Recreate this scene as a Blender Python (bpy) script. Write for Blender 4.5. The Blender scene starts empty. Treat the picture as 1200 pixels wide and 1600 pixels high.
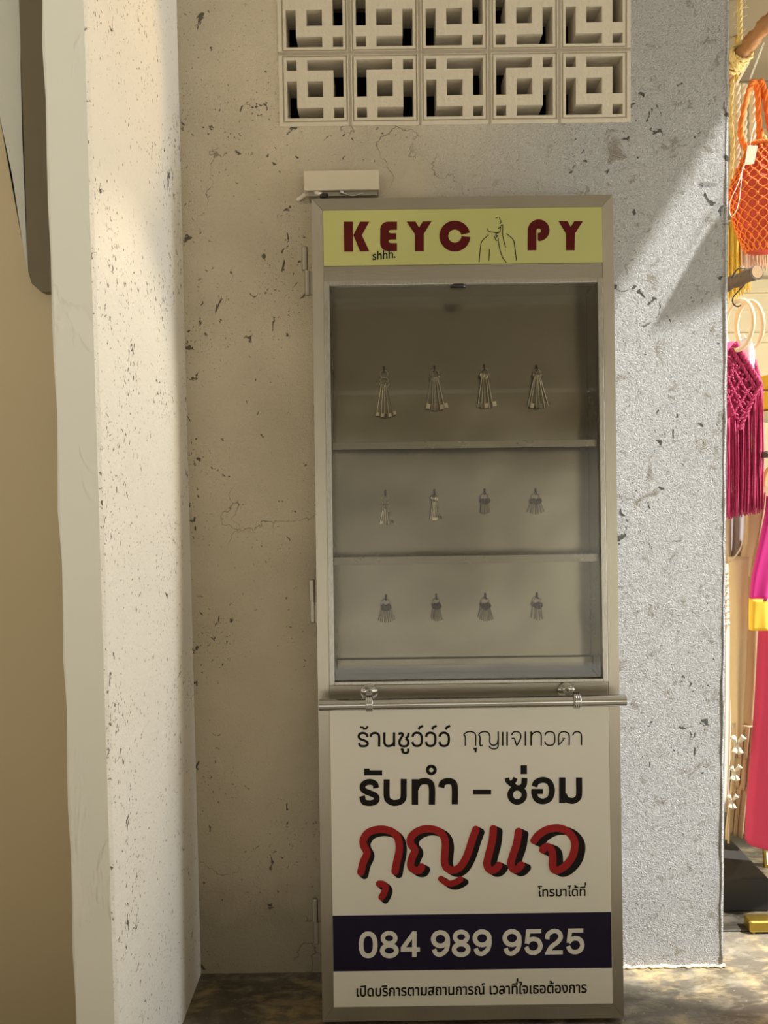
import bpy, bmesh, math, random
from mathutils import Vector, Matrix
random.seed(7)
S = bpy.context.scene
COL = S.collection
R = math.radians

# ------------------------------------------------------------------ camera
F = 1155.0; PITCH = R(2.5); ROLL = R(0.77); EYE = 1.49
cd = bpy.data.cameras.new('camera'); cam = bpy.data.objects.new('camera', cd); COL.objects.link(cam)
cd.sensor_fit = 'VERTICAL'; cd.sensor_height = 36.0; cd.lens = 36.0 * F / 1600.0; cd.clip_start = 0.05
cam.matrix_world = Matrix.Translation((0, 0, EYE)) @ Matrix.Rotation(math.pi/2 - PITCH, 4, 'X') @ Matrix.Rotation(-ROLL, 4, 'Z')
S.camera = cam

# ------------------------------------------------------------------ world, sun, lights, exposure
S.view_settings.view_transform = 'Standard'; S.view_settings.look = 'None'
S.view_settings.gamma = 1.0; S.view_settings.use_curve_mapping = False
S.view_settings.exposure = 0.0
w = bpy.data.worlds.new('world'); S.world = w; w.use_nodes = True
wt = w.node_tree; bg = wt.nodes['Background']
tc = wt.nodes.new('ShaderNodeTexCoord'); sx = wt.nodes.new('ShaderNodeSeparateXYZ'); rp = wt.nodes.new('ShaderNodeValToRGB')
mr = wt.nodes.new('ShaderNodeMapRange'); mr.inputs['From Min'].default_value = -1; mr.inputs['From Max'].default_value = 1
wt.links.new(tc.outputs['Generated'], sx.inputs[0]); wt.links.new(sx.outputs['Z'], mr.inputs['Value']); wt.links.new(mr.outputs[0], rp.inputs[0])
e = rp.color_ramp.elements
e[0].position = 0.0; e[0].color = (0.80, 0.74, 0.61, 1)
e[1].position = 1.0; e[1].color = (0.5, 0.5, 0.48, 1)
for p, c in ((0.36, (1.25, 1.18, 0.98, 1)), (0.46, (1.30, 1.22, 1.00, 1)), (0.53, (0.98, 0.90, 0.72, 1)), (0.575, (0.225, 0.183, 0.112, 1)), (0.72, (0.225, 0.183, 0.112, 1))):
    x = rp.color_ramp.elements.new(p); x.color = c
wn = wt.nodes.new('ShaderNodeTexNoise'); wn.inputs['Scale'].default_value = 2.6; wn.inputs['Detail'].default_value = 2
wm = wt.nodes.new('ShaderNodeMapRange'); wm.inputs['From Min'].default_value = 0.35; wm.inputs['From Max'].default_value = 0.65
wm.inputs['To Min'].default_value = 0.4; wm.inputs['To Max'].default_value = 1.6
wx = wt.nodes.new('ShaderNodeVectorMath'); wx.operation = 'SCALE'
wt.links.new(tc.outputs['Generated'], wn.inputs['Vector']); wt.links.new(wn.outputs['Fac'], wm.inputs['Value'])
wt.links.new(rp.outputs[0], wx.inputs[0]); wt.links.new(wm.outputs[0], wx.inputs['Scale'])
wt.links.new(wx.outputs[0], bg.inputs[0]); bg.inputs[1].default_value = 1.0

SUN_AZ = R(17.0); SUN_EL = R(56.8)
SUN_DIR = Vector((-math.cos(SUN_AZ)*math.cos(SUN_EL), math.sin(SUN_AZ)*math.cos(SUN_EL), -math.sin(SUN_EL)))
def lamp(name, typ, loc, energy, color, aim=None, **kw):
    l = bpy.data.lights.new(name, typ); l.energy = energy; l.color = color
    for k, v in kw.items(): setattr(l, k, v)
    o = bpy.data.objects.new(name, l); COL.objects.link(o); o.location = loc
    if aim is not None:
        o.rotation_euler = (Vector(aim) - Vector(loc)).to_track_quat('-Z', 'Y').to_euler()
    return o
lamp('sun', 'SUN', (3, 0, 5), 14.0, (0.95, 0.97, 1.0), Vector((3, 0, 5)) + SUN_DIR, angle=R(1.4))
# the open sky over the yard to the right
lamp('sky_opening', 'AREA', (3.2, 1.84, 1.55), 60, (0.88, 0.94, 1.0), (-0.575, 1.80, 1.0), shape='RECTANGLE', size=0.55, size_y=1.9)
# warm ceiling spots washing the left jamb
lamp('ceiling_spot', 'SPOT', (0.85, 1.93, 3.45), 50, (1.0, 0.66, 0.24), (-0.575, 1.62, 2.55), spot_size=R(31), spot_blend=0.5, shadow_soft_size=0.04)
lamp('ceiling_spot', 'SPOT', (0.85, 1.93, 3.45), 125, (1.0, 0.84, 0.60), (-0.575, 1.66, 1.45), spot_size=R(26), spot_blend=0.6, shadow_soft_size=0.04)
# warm lamps of the shop behind
lamp('shop_lamp', 'POINT', (1.80, 2.62, 2.30), 18, (1.0, 0.82, 0.54), shadow_soft_size=0.06)
lamp('shop_lamp', 'POINT', (2.4, 3.6, 2.0), 26, (1.0, 0.85, 0.60), shadow_soft_size=0.06)

# ------------------------------------------------------------------ projection helpers (reference camera -> points in the place)
_f = Vector((0, math.cos(PITCH), -math.sin(PITCH))); _u = Vector((0, math.sin(PITCH), math.cos(PITCH))); _r = Vector((1, 0, 0))
O = Vector((0, 0, EYE))
def ray(px, py):
    a = (px-600)/F; b = (800-py)/F; c, s = math.cos(ROLL), math.sin(ROLL)
    return _r*(a*c+b*s) + _u*(-a*s+b*c) + _f
def at(px, py, Y):
    d = ray(px, py); return O + d*(Y/d.y)
def fl(px, py, z=0.0):
    d = ray(px, py); return O + d*((z-EYE)/d.z)
WALL = 2.18            # back wall plane
SIDE = -0.574          # left jamb plane
END = 1.01             # right end of the back wall
CX, CY, CZ = 0.225, 1.956, 0.012   # foot of the cabinet
_cn = Vector((0, math.cos(PITCH), -math.sin(PITCH))); _cz = Vector((0, math.sin(PITCH), math.cos(PITCH)))
def cab(px, py, dep=0.0):
    d = ray(px, py); p0 = Vector((CX, CY, CZ)); t = ((p0-O).dot(_cn)+dep)/d.dot(_cn); q = O+d*t-p0
    return q.x, q.dot(_cz)

# ------------------------------------------------------------------ materials
class M:
    def __init__(s, name):
        s.m = bpy.data.materials.new(name); s.m.use_nodes = True; s.t = s.m.node_tree
        s.b = s.t.nodes['Principled BSDF']; s.co = s.n('ShaderNodeTexCoord').outputs['Object']
    def n(s, typ, **kw):
        x = s.t.nodes.new(typ)
        for k, v in kw.items(): setattr(x, k, v)
        return x
    def l(s, a, b): s.t.links.new(a, b)
    def noise(s, scale, detail=3, rough=0.55, stretch=None, dist=0.0):
        x = s.n('ShaderNodeTexNoise'); x.inputs['Scale'].default_value = scale; x.inputs['Detail'].default_value = detail
        x.inputs['Roughness'].default_value = rough; x.inputs['Distortion'].default_value = dist
        if stretch:
            mp = s.n('ShaderNodeMapping'); mp.inputs['Scale'].default_value = stretch[:3]
            if len(stretch) > 3: mp.inputs['Rotation'].default_value = stretch[3]
            s.l(s.co, mp.inputs[0]); s.l(mp.outputs[0], x.inputs['Vector'])
        else: s.l(s.co, x.inputs['Vector'])
        return x.outputs['Fac']
    def ramp(s, fac, stops):
        x = s.n('ShaderNodeValToRGB'); el = x.color_ramp.elements
        while len(el) < len(stops): el.new(0.5)
        for q, (p, c) in zip(el, stops): q.position = p; q.color = c if len(c) == 4 else (*c, 1)
        s.l(fac, x.inputs[0]); return x.outputs[0]
    def step(s, fac, lo, hi):
        x = s.n('ShaderNodeMapRange'); x.inputs['From Min'].default_value = lo; x.inputs['From Max'].default_value = hi
        s.l(fac, x.inputs['Value']); return x.outputs[0]
    def math(s, op, a, b):
        x = s.n('ShaderNodeMath', operation=op)
        for i, v in enumerate((a, b)):
            if isinstance(v, (int, float)): x.inputs[i].default_value = v
            else: s.l(v, x.inputs[i])
        return x.outputs[0]
    def mix(s, fac, a, b):
        x = s.n('ShaderNodeMix', data_type='RGBA')
        for k, v in ((0, fac), (6, a), (7, b)):
            if isinstance(v, tuple): x.inputs[k].default_value = (*v[:3], 1)
            elif isinstance(v, (int, float)): x.inputs[k].default_value = v
            else: s.l(v, x.inputs[k])
        return x.outputs[2]
    def bump(s, h, dist, strength=1.0, prev=None):
        x = s.n('ShaderNodeBump'); x.inputs['Distance'].default_value = dist; x.inputs['Strength'].default_value = strength
        s.l(h, x.inputs['Height'])
        if prev is not None: s.l(prev, x.inputs['Normal'])
        return x.outputs[0]
    def set(s, **kw):
        for k, v in kw.items():
            i = s.b.inputs[k]
            if hasattr(v, 'is_linked') or not isinstance(v, (int, float, tuple)): s.l(v, i)
            else: i.default_value = (*v, 1) if isinstance(v, tuple) and len(v) == 3 and i.type == 'RGBA' else v
        return s

def simple(name, col, rough=0.6, metal=0.0, var=0.08, vs=30, bump=0.0, bs=200, stretch=None, **kw):
    m = M(name); f = m.noise(vs, 3, stretch=stretch)
    c = m.mix(f, tuple(x*(1-var) for x in col), tuple(min(1, x*(1+var)) for x in col))
    m.set(**{'Base Color': c, 'Roughness': rough, 'Metallic': metal}, **kw)
    if bump: m.set(Normal=m.bump(m.noise(bs, 2, stretch=stretch), bump))
    return m.m

def plaster(name, base, coarse, pits, grime=0.0, pit_scale=26):
    """hand-trowelled render with pock marks; coarse = relief, pits = how many"""
    m = M(name)
    big = m.noise(2.3, 3); fine = m.noise(170, 3, 0.6); mid = m.noise(48, 4, 0.62)
    trowel = m.noise(7, 3, 0.5, stretch=(1.0, 1.0, 2.1, (0, 0.6, 0)), dist=0.6)
    p1 = m.noise(pit_scale, 4, 0.58, stretch=(1.25, 1.25, 1.0, (0, 0.5, 0.2)), dist=0.8)
    clus = m.step(m.noise(4.5, 2), 0.40, 0.68)
    th = m.math('SUBTRACT', 0.735 - 0.05*pits, m.math('MULTIPLY', clus, 0.075))
    pit = m.step(m.math('SUBTRACT', p1, th), 0.0, 0.03)
    p2 = m.step(m.math('SUBTRACT', m.noise(110, 3, 0.6, stretch=(1, 1, 0.75), dist=0.5), m.math('SUBTRACT', 0.70 - 0.04*pits, m.math('MULTIPLY', clus, 0.06))), 0.0, 0.03)
    hole = m.math('MAXIMUM', pit, m.math('MULTIPLY', p2, 0.8))
    col = m.mix(big, tuple(x*0.93 for x in base), tuple(min(1, x*1.05) for x in base))
    col = m.mix(m.math('MULTIPLY', hole, 0.9), col, (0.075, 0.062, 0.045))
    if grime:
        g = m.step(m.noise(9, 5, 0.65), 0.50, 0.75)
        col = m.mix(m.math('MULTIPLY', g, grime), col, tuple(x*0.62 for x in base))
    n = m.bump(m.math('SUBTRACT', 1.0, hole), 0.006, 0.9)
    n = m.bump(trowel, 0.0035*coarse, 1.0, n)
    n = m.bump(mid, 0.0030*coarse, 1.0, n)
    n = m.bump(fine, 0.0018*coarse, 1.0, n)
    m.set(**{'Base Color': col, 'Roughness': 0.9, 'Specular IOR Level': 0.2, 'Normal': n})
    return m.m

MAT = {}
MAT['plaster_back'] = None
def back_plaster():
    """smoother and pocked to the left, coarse torn render to the right"""
    m = M('back_plaster'); base = (0.60, 0.52, 0.385)
    sep = m.n('ShaderNodeSeparateXYZ'); m.l(m.co, sep.inputs[0])
    wob = m.math('MULTIPLY', m.math('SUBTRACT', m.noise(3.0, 2), 0.5), 0.5)
    rt = m.step(m.math('ADD', sep.outputs['X'], wob), 0.15, 0.62)            # 1 in the coarse right part
    big = m.noise(2.3, 3); fine = m.noise(240, 3, 0.7); mid = m.noise(62, 4, 0.65)
    trowel = m.noise(6, 3, 0.5, stretch=(1.0, 1.0, 2.0, (0, 0.7, 0)), dist=0.7)
    slash = m.noise(10, 2, 0.5, stretch=(0.8, 1.0, 3.2, (0, 0.75, 0)), dist=0.3)
    corner = m.step(sep.outputs['X'], -0.46, -0.575)
    clus = m.math('ADD', m.step(m.noise(4.0, 2), 0.40, 0.66), m.math('MULTIPLY', corner, 0.75))
    p1 = m.noise(24, 4, 0.55, stretch=(1.2, 1.0, 1.0, (0, 0.6, 0)), dist=0.8)
    pit = m.step(m.math('SUBTRACT', p1, m.math('SUBTRACT', m.math('SUBTRACT', 0.725, m.math('MULTIPLY', rt, 0.022)), m.math('MULTIPLY', clus, 0.085))), 0.0, 0.025)
    p2 = m.step(m.math('SUBTRACT', m.noise(80, 3, 0.55, dist=0.5), m.math('SUBTRACT', 0.745, m.math('MULTIPLY', clus, 0.06))), 0.0, 0.03)
    gouge = m.step(slash, 0.72, 0.75)
    p3 = m.step(m.math('SUBTRACT', m.noise(150, 2, 0.5), m.math('SUBTRACT', 0.73, m.math('MULTIPLY', clus, 0.06))), 0.0, 0.03)
    hole = m.math('MAXIMUM', pit, m.math('MULTIPLY', m.math('MAXIMUM', p2, p3), 0.8))
    hole = m.math('MAXIMUM', hole, m.math('MULTIPLY', m.math('MULTIPLY', gouge, rt), 0.45))
    vor = m.n('ShaderNodeTexVoronoi', feature='DISTANCE_TO_EDGE'); vor.inputs['Scale'].default_value = 2.6
    wv = m.n('ShaderNodeTexNoise'); wv.inputs['Scale'].default_value = 9; wv.inputs['Detail'].default_value = 4; m.l(m.co, wv.inputs['Vector'])
    vm = m.n('ShaderNodeMix', data_type='VECTOR'); vm.inputs[0].default_value = 0.22; m.l(m.co, vm.inputs[4]); m.l(wv.outputs['Color'], vm.inputs[5]); m.l(vm.outputs[1], vor.inputs['Vector'])
    crack = m.math('MULTIPLY', m.step(vor.outputs['Distance'], 0.004, 0.0015), m.step(m.noise(3.1, 2), 0.585, 0.66))
    hole = m.math('MAXIMUM', hole, m.math('MULTIPLY', crack, 0.7))
    col = m.mix(m.step(big, 0.32, 0.68), tuple(x*0.84 for x in base), tuple(min(1, x*1.06) for x in base))
    white = m.mix(big, (0.74, 0.715, 0.665), (0.80, 0.775, 0.725))
    ochre = m.step(m.noise(17, 6, 0.70, dist=0.6), 0.575, 0.64)
    white = m.mix(m.math('MULTIPLY', ochre, 0.65), white, (0.36, 0.295, 0.195))
    col = m.mix(rt, col, white)  # darker left, whiter right: recess shade and sun put into the colour
    damp = m.step(m.math('ADD', m.math('MULTIPLY', sep.outputs['Z'], -1.0), m.math('MULTIPLY', m.noise(7, 3), 0.25)), -0.16, -0.04)
    col = m.mix(m.math('MULTIPLY', damp, m.math('SUBTRACT', 0.55, m.math('MULTIPLY', rt, 0.45))), col, (0.27, 0.235, 0.18))
    col = m.mix(m.math('MULTIPLY', hole, 0.88), col, (0.07, 0.058, 0.042))
    n = m.bump(m.math('SUBTRACT', 1.0, hole), 0.006, 0.9)
    k = m.math('ADD', 0.28, m.math('MULTIPLY', rt, 0.9))
    n = m.bump(m.math('MULTIPLY', trowel, k), 0.010, 1.0, n)
    n = m.bump(m.math('MULTIPLY', mid, k), 0.014, 1.0, n)
    n = m.bump(m.math('MULTIPLY', fine, k), 0.016, 1.0, n)
    m.set(**{'Base Color': col, 'Roughness': 0.92, 'Specular IOR Level': 0.15, 'Normal': n})
    return m.m
MAT['back'] = back_plaster()
MAT['jamb'] = plaster('jamb_plaster', (0.70, 0.655, 0.57), 0.9, 0.75, pit_scale=34)
def nicked_paint():
    m = M('grey_paint'); f = m.noise(2.2, 4, 0.6, dist=1.0, stretch=(3, 3, 0.8)); patch = m.step(f, 0.56, 0.60)
    col = m.mix(patch, (0.84, 0.83, 0.74), (0.87, 0.855, 0.77))
    nick = m.step(m.noise(22, 3, 0.5, dist=0.6), 0.735, 0.75)
    col = m.mix(m.math('MULTIPLY', nick, 0.8), col, (0.14, 0.12, 0.09))
    n = m.bump(patch, 0.0025); n = m.bump(m.noise(6, 3), 0.004, 1.0, n); n = m.bump(m.math('SUBTRACT', 1.0, nick), 0.003, 1.0, n)
    m.set(**{'Base Color': col, 'Roughness': 0.5, 'Normal': n}); return m.m
MAT['grey_paint'] = nicked_paint()
MAT['tan_paint'] = simple('tan_paint', (0.56, 0.455, 0.285), 0.75, var=0.05, vs=2.5, bump=0.002, bs=8)
MAT['lit_patch'] = simple('lit_patch_paint', (0.62, 0.60, 0.53), 0.7, var=0.05, vs=6, bump=0.006, bs=9)
MAT['dark_paint'] = simple('dark_brown_paint', (0.155, 0.125, 0.075), 0.6, var=0.1, vs=6)
MAT['block'] = simple('breeze_block_paint', (0.57, 0.505, 0.385), 0.85, var=0.06, vs=9, bump=0.002, bs=60)
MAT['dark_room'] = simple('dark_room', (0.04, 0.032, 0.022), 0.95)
MAT['cream_wall'] = simple('shop_wall_paint', (0.70, 0.63, 0.45), 0.8, var=0.04, vs=3)
MAT['ceiling'] = simple('ceiling_paint', (0.20, 0.165, 0.105), 0.85, var=0.05, vs=4)
MAT['roof'] = simple('passage_roof', (0.45, 0.41, 0.34), 0.85, var=0.05, vs=4)

def floor_mat(name, k):
    """polished stained screed: dark ground, streaks of ochre and grey"""
    m = M(name)
    a = m.noise(3.2, 5, 0.62, dist=0.8); b = m.noise(13, 6, 0.70, stretch=(0.8, 2.0, 1.0, (0, 0, -0.7)), dist=0.4); c = m.noise(70, 3, 0.6); g = m.noise(5, 3, 0.6, dist=0.5)
    sc = lambda t: tuple(v*k for v in t)
    col = m.ramp(a, [(0.30, sc((0.055, 0.044, 0.030))), (0.46, sc((0.085, 0.070, 0.048))), (0.60, sc((0.125, 0.106, 0.076))), (0.74, sc((0.19, 0.155, 0.10)))])
    col = m.mix(m.math('MULTIPLY', m.step(b, 0.47, 0.66), 0.62), col, sc((0.30, 0.255, 0.175)))
    col = m.mix(m.math('MULTIPLY', m.math('MULTIPLY', m.step(g, 0.48, 0.62), m.step(b, 0.40, 0.62)), 0.7), col, sc((0.40, 0.29, 0.125)))
    col = m.mix(m.math('MULTIPLY', m.step(c, 0.66, 0.74), 0.4), col, sc((0.55, 0.50, 0.40)))
    m.set(**{'Base Color': col, 'Roughness': m.math('ADD', 0.22, m.math('MULTIPLY', b, 0.3)), 'Specular IOR Level': 0.5})
    m.set(Normal=m.bump(b, 0.003)); return m.m
MAT['floor_dark'] = floor_mat('unlit_screed', 0.30)  # same screed darkened: the unlit shop floor put into its colour
MAT['floor'] = floor_mat('polished_concrete', 1.0)
MAT['bounce_floor'] = simple('pale_bounce_floor', (0.58, 0.54, 0.46), 0.7, var=0.1, vs=5)

def metal(name, col, rough, stretch, var=0.10, bumpd=0.0004, smudge=0.18, wave=0.0):
    m = M(name); a = m.noise(6, 4, 0.6); br = m.noise(90, 3, 0.6, stretch=stretch)
    c = m.mix(br, tuple(x*(1-var) for x in col), tuple(min(1, x*(1+var)) for x in col))
    m.set(**{'Base Color': c, 'Metallic': 0.92, 'Roughness': m.math('ADD', rough-smudge/2, m.math('MULTIPLY', a, smudge))})
    m.set(Normal=m.bump(m.noise(2.6, 2), wave) if wave else m.bump(br, bumpd)); return m.m
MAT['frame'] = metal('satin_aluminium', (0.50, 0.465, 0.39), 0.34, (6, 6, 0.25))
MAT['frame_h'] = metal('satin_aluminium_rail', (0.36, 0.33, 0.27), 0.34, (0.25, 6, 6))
MAT['steel'] = metal('brushed_stainless', (0.215, 0.197, 0.150), 0.20, (0.12, 5, 5), var=0.10, smudge=0.10, wave=0.012)
MAT['steel_side'] = metal('stainless_side', (0.27, 0.245, 0.19), 0.28, (5, 5, 0.2), var=0.06, smudge=0.08, wave=0.004)
MAT['steel_side'].node_tree.nodes['Principled BSDF'].inputs['Metallic'].default_value = 0.6
MAT['steel_edge'] = metal('scuffed_steel_edge', (0.46, 0.44, 0.395), 0.30, (3, 3, 0.6), var=0.35)
MAT['chrome'] = metal('chrome', (0.56, 0.55, 0.52), 0.08, (1, 1, 1), var=0.04, smudge=0.06, bumpd=0.0001)
MAT['keymetal'] = metal('nickel_key', (0.64, 0.56, 0.41), 0.30, (1, 1, 1), var=0.1)
MAT['keydull'] = metal('dull_key', (0.20, 0.17, 0.12), 0.4, (1, 1, 1), var=0.1)
MAT['hook'] = simple('black_hook', (0.012, 0.011, 0.010), 0.4)
MAT['sign_yellow'] = simple('pale_lime_sign', (0.40, 0.39, 0.135), 0.45, var=0.02)
MAT['maroon'] = simple('maroon_vinyl', (0.075, 0.005, 0.004), 0.8, var=0.04, **{'Specular IOR Level': 0.15})
MAT['black_vinyl'] = simple('black_vinyl', (0.010, 0.008, 0.007), 0.6, var=0.05, **{'Specular IOR Level': 0.15})
MAT['red_vinyl'] = simple('red_vinyl', (0.33, 0.016, 0.016), 0.6, var=0.04, **{'Specular IOR Level': 0.2})
MAT['sign_white'] = simple('off_white_sign', (0.76, 0.725, 0.63), 0.4, var=0.02, vs=5)
MAT['navy'] = simple('dark_navy_band', (0.012, 0.008, 0.026), 0.5, var=0.05, **{'Specular IOR Level': 0.2})
MAT['digit'] = simple('white_vinyl', (0.74, 0.71, 0.63), 0.45, var=0.02)
MAT['white_box'] = simple('cream_enamel', (0.56, 0.49, 0.37), 0.4, var=0.03)
MAT['cable'] = simple('white_cable', (0.66, 0.62, 0.54), 0.5, var=0.1, vs=60)
def glass_mat():
    m = M('pane_glass'); t = m.t; out = t.nodes['Material Output']
    tr = m.n('ShaderNodeBsdfTransparent'); tr.inputs[0].default_value = (0.965, 0.96, 0.945, 1)
    gl = m.n('ShaderNodeBsdfGlossy'); gl.inputs['Roughness'].default_value = 0.02
    fr = m.n('ShaderNodeFresnel'); fr.inputs[0].default_value = 1.5
    mx = m.n('ShaderNodeMixShader'); m.l(fr.outputs[0], mx.inputs[0]); m.l(tr.outputs[0], mx.inputs[1]); m.l(gl.outputs[0], mx.inputs[2])
    m.l(mx.outputs[0], out.inputs['Surface']); t.nodes.remove(m.b); return m.m
MAT['glass'] = glass_mat()
MAT['rope'] = simple('jute_rope', (0.84, 0.64, 0.27), 0.9, var=0.25, vs=60, bump=0.003, bs=150)
MAT['bark_light'] = simple('peeled_branch', (0.36, 0.17, 0.06), 0.6, var=0.35, vs=14, bump=0.004, bs=30)
MAT['bark_dark'] = simple('dark_branch_bark', (0.085, 0.055, 0.030), 0.75, var=0.35, vs=25, bump=0.004, bs=60)
MAT['cut_wood'] = simple('cut_branch_end', (0.36, 0.22, 0.10), 0.8, var=0.2, vs=60)
MAT['orange'] = simple('orange_cord', (0.80, 0.20, 0.025), 0.85, var=0.2, vs=60)
MAT['orange_lining'] = simple('red_orange_lining', (0.55, 0.065, 0.03), 0.85, var=0.15, vs=15)
MAT['cream_cord'] = simple('cream_cord', (0.80, 0.72, 0.52), 0.9, var=0.15, vs=60)
MAT['tag'] = simple('card_tag', (0.66, 0.55, 0.38), 0.8, var=0.04)
MAT['string'] = simple('white_string', (0.85, 0.80, 0.65), 0.8, var=0.05)
MAT['yellow_cord'] = simple('yellow_cord', (0.68, 0.46, 0.07), 0.9, var=0.3, vs=80)
MAT['pinkish_cord'] = simple('pale_pink_cord', (0.72, 0.50, 0.36), 0.9, var=0.2, vs=80)
MAT['wire'] = simple('wire_hook', (0.06, 0.055, 0.045), 0.35, metal=0.7)
MAT['ring_wood'] = simple('pale_wood_ring', (0.72, 0.52, 0.30), 0.55, var=0.08, vs=20)
MAT['magenta'] = simple('magenta_cord', (0.40, 0.022, 0.085), 0.85, var=0.3, vs=70, bump=0.003, bs=120)
MAT['paper'] = simple('white_stuffing_paper', (0.82, 0.80, 0.80), 0.8, var=0.04)
MAT['beige'] = simple('beige_linen', (0.62, 0.45, 0.25), 0.9, var=0.06, vs=10, bump=0.001, bs=400)
MAT['beige_dark'] = simple('tan_linen', (0.40, 0.27, 0.145), 0.9, var=0.08, vs=10, bump=0.001, bs=400)
MAT['lining_grey'] = simple('grey_lining', (0.30, 0.26, 0.24), 0.9, var=0.2, vs=10)
MAT['cream_cloth'] = simple('cream_cotton', (0.55, 0.47, 0.34), 0.9, var=0.08, vs=14)
MAT['fuchsia'] = simple('fuchsia_cotton', (0.55, 0.016, 0.19), 0.85, var=0.08, vs=12)
MAT['rose'] = simple('rose_cotton', (0.56, 0.040, 0.10), 0.85, var=0.08, vs=12)
MAT['yellow_cloth'] = simple('mustard_yellow_cotton', (0.86, 0.50, 0.035), 0.85, var=0.06, vs=12)
MAT['hanger'] = simple('orange_wood_hanger', (0.62, 0.32, 0.10), 0.45, var=0.15, vs=15)
MAT['plinth'] = simple('black_stained_wood', (0.009, 0.0065, 0.004), 0.6, var=0.2, vs=10, stretch=(1, 8, 8))
MAT['brass'] = simple('brushed_brass', (0.46, 0.32, 0.06), 0.3, metal=0.95, var=0.1, vs=40)

# ------------------------------------------------------------------ mesh helpers
def link(name, bm, mat, parent=None, smooth=False, auto=None):
    me = bpy.data.meshes.new(name); bm.to_mesh(me); bm.free()
    for mm in (mat if isinstance(mat, (list, tuple)) else [mat]): me.materials.append(mm)
    if smooth or auto:
        for p in me.polygons: p.use_smooth = True
        if auto: me.set_sharp_from_angle(angle=R(auto))
    o = bpy.data.objects.new(name, me); COL.objects.link(o)
    if parent is not None: o.parent = parent
    return o
def struct(name, bm, mat, **kw):
    o = link(name, bm, mat, **kw); o['kind'] = 'structure'; return o
def tag(o, label, cat, group=None):
    o['label'] = label; o['category'] = cat
    if group: o['group'] = group
    return o
def thing(name, label, cat, loc=(0, 0, 0), rot=(0, 0, 0), group=None):
    o = bpy.data.objects.new(name, None); COL.objects.link(o); o.location = loc; o.rotation_euler = rot; o.empty_display_size = 0.05
    return tag(o, label, cat, group)
def box(bm, x0, x1, y0, y1, z0, z1, bev=0.0, mi=0, seg=2):
    r = bmesh.ops.create_cube(bm, size=1.0); vs = r['verts']
    for v in vs: v.co = Vector(((x0+x1)/2 + v.co.x*(x1-x0), (y0+y1)/2 + v.co.y*(y1-y0), (z0+z1)/2 + v.co.z*(z1-z0)))
    if bev:
        es = list({e for v in vs for e in v.link_edges})
        bmesh.ops.bevel(bm, geom=es, offset=bev, segments=seg, affect='EDGES', profile=0.5)
    elif mi:
        for f in {f for v in vs for f in v.link_faces}: f.material_index = mi
    return bm
def prism(bm, pts, y0, y1):
    """pts in x,z; extruded from y0 (front) to y1"""
    a = [bm.verts.new((x, y0, z)) for x, z in pts]; b = [bm.verts.new((x, y1, z)) for x, z in pts]
    bm.faces.new(a); bm.faces.new(b[::-1]); n = len(pts)
    for i in range(n): bm.faces.new((a[i], b[i], b[(i+1) % n], a[(i+1) % n]))
    return bm
def catmull(pts, n=8, closed=False):
    P = [Vector(p) for p in pts]; out = []; N = len(P)
    if N < 3: return P
    rng = range(N) if closed else range(N-1)
    for i in rng:
        p0 = P[(i-1) % N] if closed or i > 0 else P[0]*2-P[1]
        p1 = P[i]; p2 = P[(i+1) % N]
        p3 = P[(i+2) % N] if closed or i+2 < N else P[-1]*2-P[-2]
        for k in range(n):
            t = k/n
            out.append(0.5*((2*p1)+(p2-p0)*t+(2*p0-5*p1+4*p2-p3)*t*t+(3*p1-p0-3*p2+p3)*t**3))
    if not closed: out.append(P[-1])
    return out
def tube(bm, pts, rad, seg=8, closed=False, cap=True):
    """swept tube; rad number or list"""
    P = [Vector(p) for p in pts]; N = len(P); rings = []; prev = None
    for i in range(N):
        if closed: d = P[(i+1) % N]-P[i-1]
        else: d = P[min(i+1, N-1)]-P[max(i-1, 0)]
        d.normalize()
        if prev is None:
            up = Vector((0, 0, 1)) if abs(d.z) < 0.9 else Vector((1, 0, 0))
        else: up = prev
        s = d.cross(up)
        if s.length < 1e-6: s = d.orthogonal()
        s.normalize(); u = s.cross(d).normalized(); prev = u
        r = rad[i] if isinstance(rad, (list, tuple)) else rad
        rings.append([bm.verts.new(P[i]+(s*math.cos(a)+u*math.sin(a))*r) for a in (2*math.pi*k/seg for k in range(seg))])
    for i in range(N if closed else N-1):
        A, B = rings[i], rings[(i+1) % N]
        for k in range(seg): bm.faces.new((A[k], A[(k+1) % seg], B[(k+1) % seg], B[k]))
    if not closed and cap: bm.faces.new(rings[0][::-1]); bm.faces.new(rings[-1])
    return bm
def circle(c, r, n, ax='xz', ry=None):
    ry = ry or r; out = []
    for k in range(n):
        a = 2*math.pi*k/n; u, v = r*math.cos(a), ry*math.sin(a)
        out.append(Vector(c)+(Vector((u, 0, v)) if ax == 'xz' else Vector((u, v, 0)) if ax == 'xy' else Vector((0, u, v))))
    return out
def cyl(bm, p0, p1, r, seg=20): return tube(bm, [p0, p1], r, seg)
NB = bmesh.new

# ------------------------------------------------------------------ the setting
# floor: one slab under the passage and the shop
bm = NB(); bmesh.ops.create_grid(bm, x_segments=1, y_segments=1, size=1.0)
for v in bm.verts: v.co = Vector((v.co.x*6+0.5, v.co.y*2.1+3.4, 0))
struct('floor', bm, MAT['floor'])
bm = NB(); bmesh.ops.create_grid(bm, x_segments=1, y_segments=1, size=1.0)
for v in bm.verts: v.co = Vector((v.co.x*6+0.5, v.co.y*2.65-1.35, 0))
struct('floor_bounce', bm, MAT['bounce_floor'])  # pale ground added out of view to bounce light onto the lower sign
# the screed of the shop starts behind the wall with a small lip
bm = NB(); box(bm, END+0.001, 3.5, WALL+0.17, 4.6, 0.0, 0.006, 0.002); struct('trim_1', bm, MAT['floor_dark'])

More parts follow.
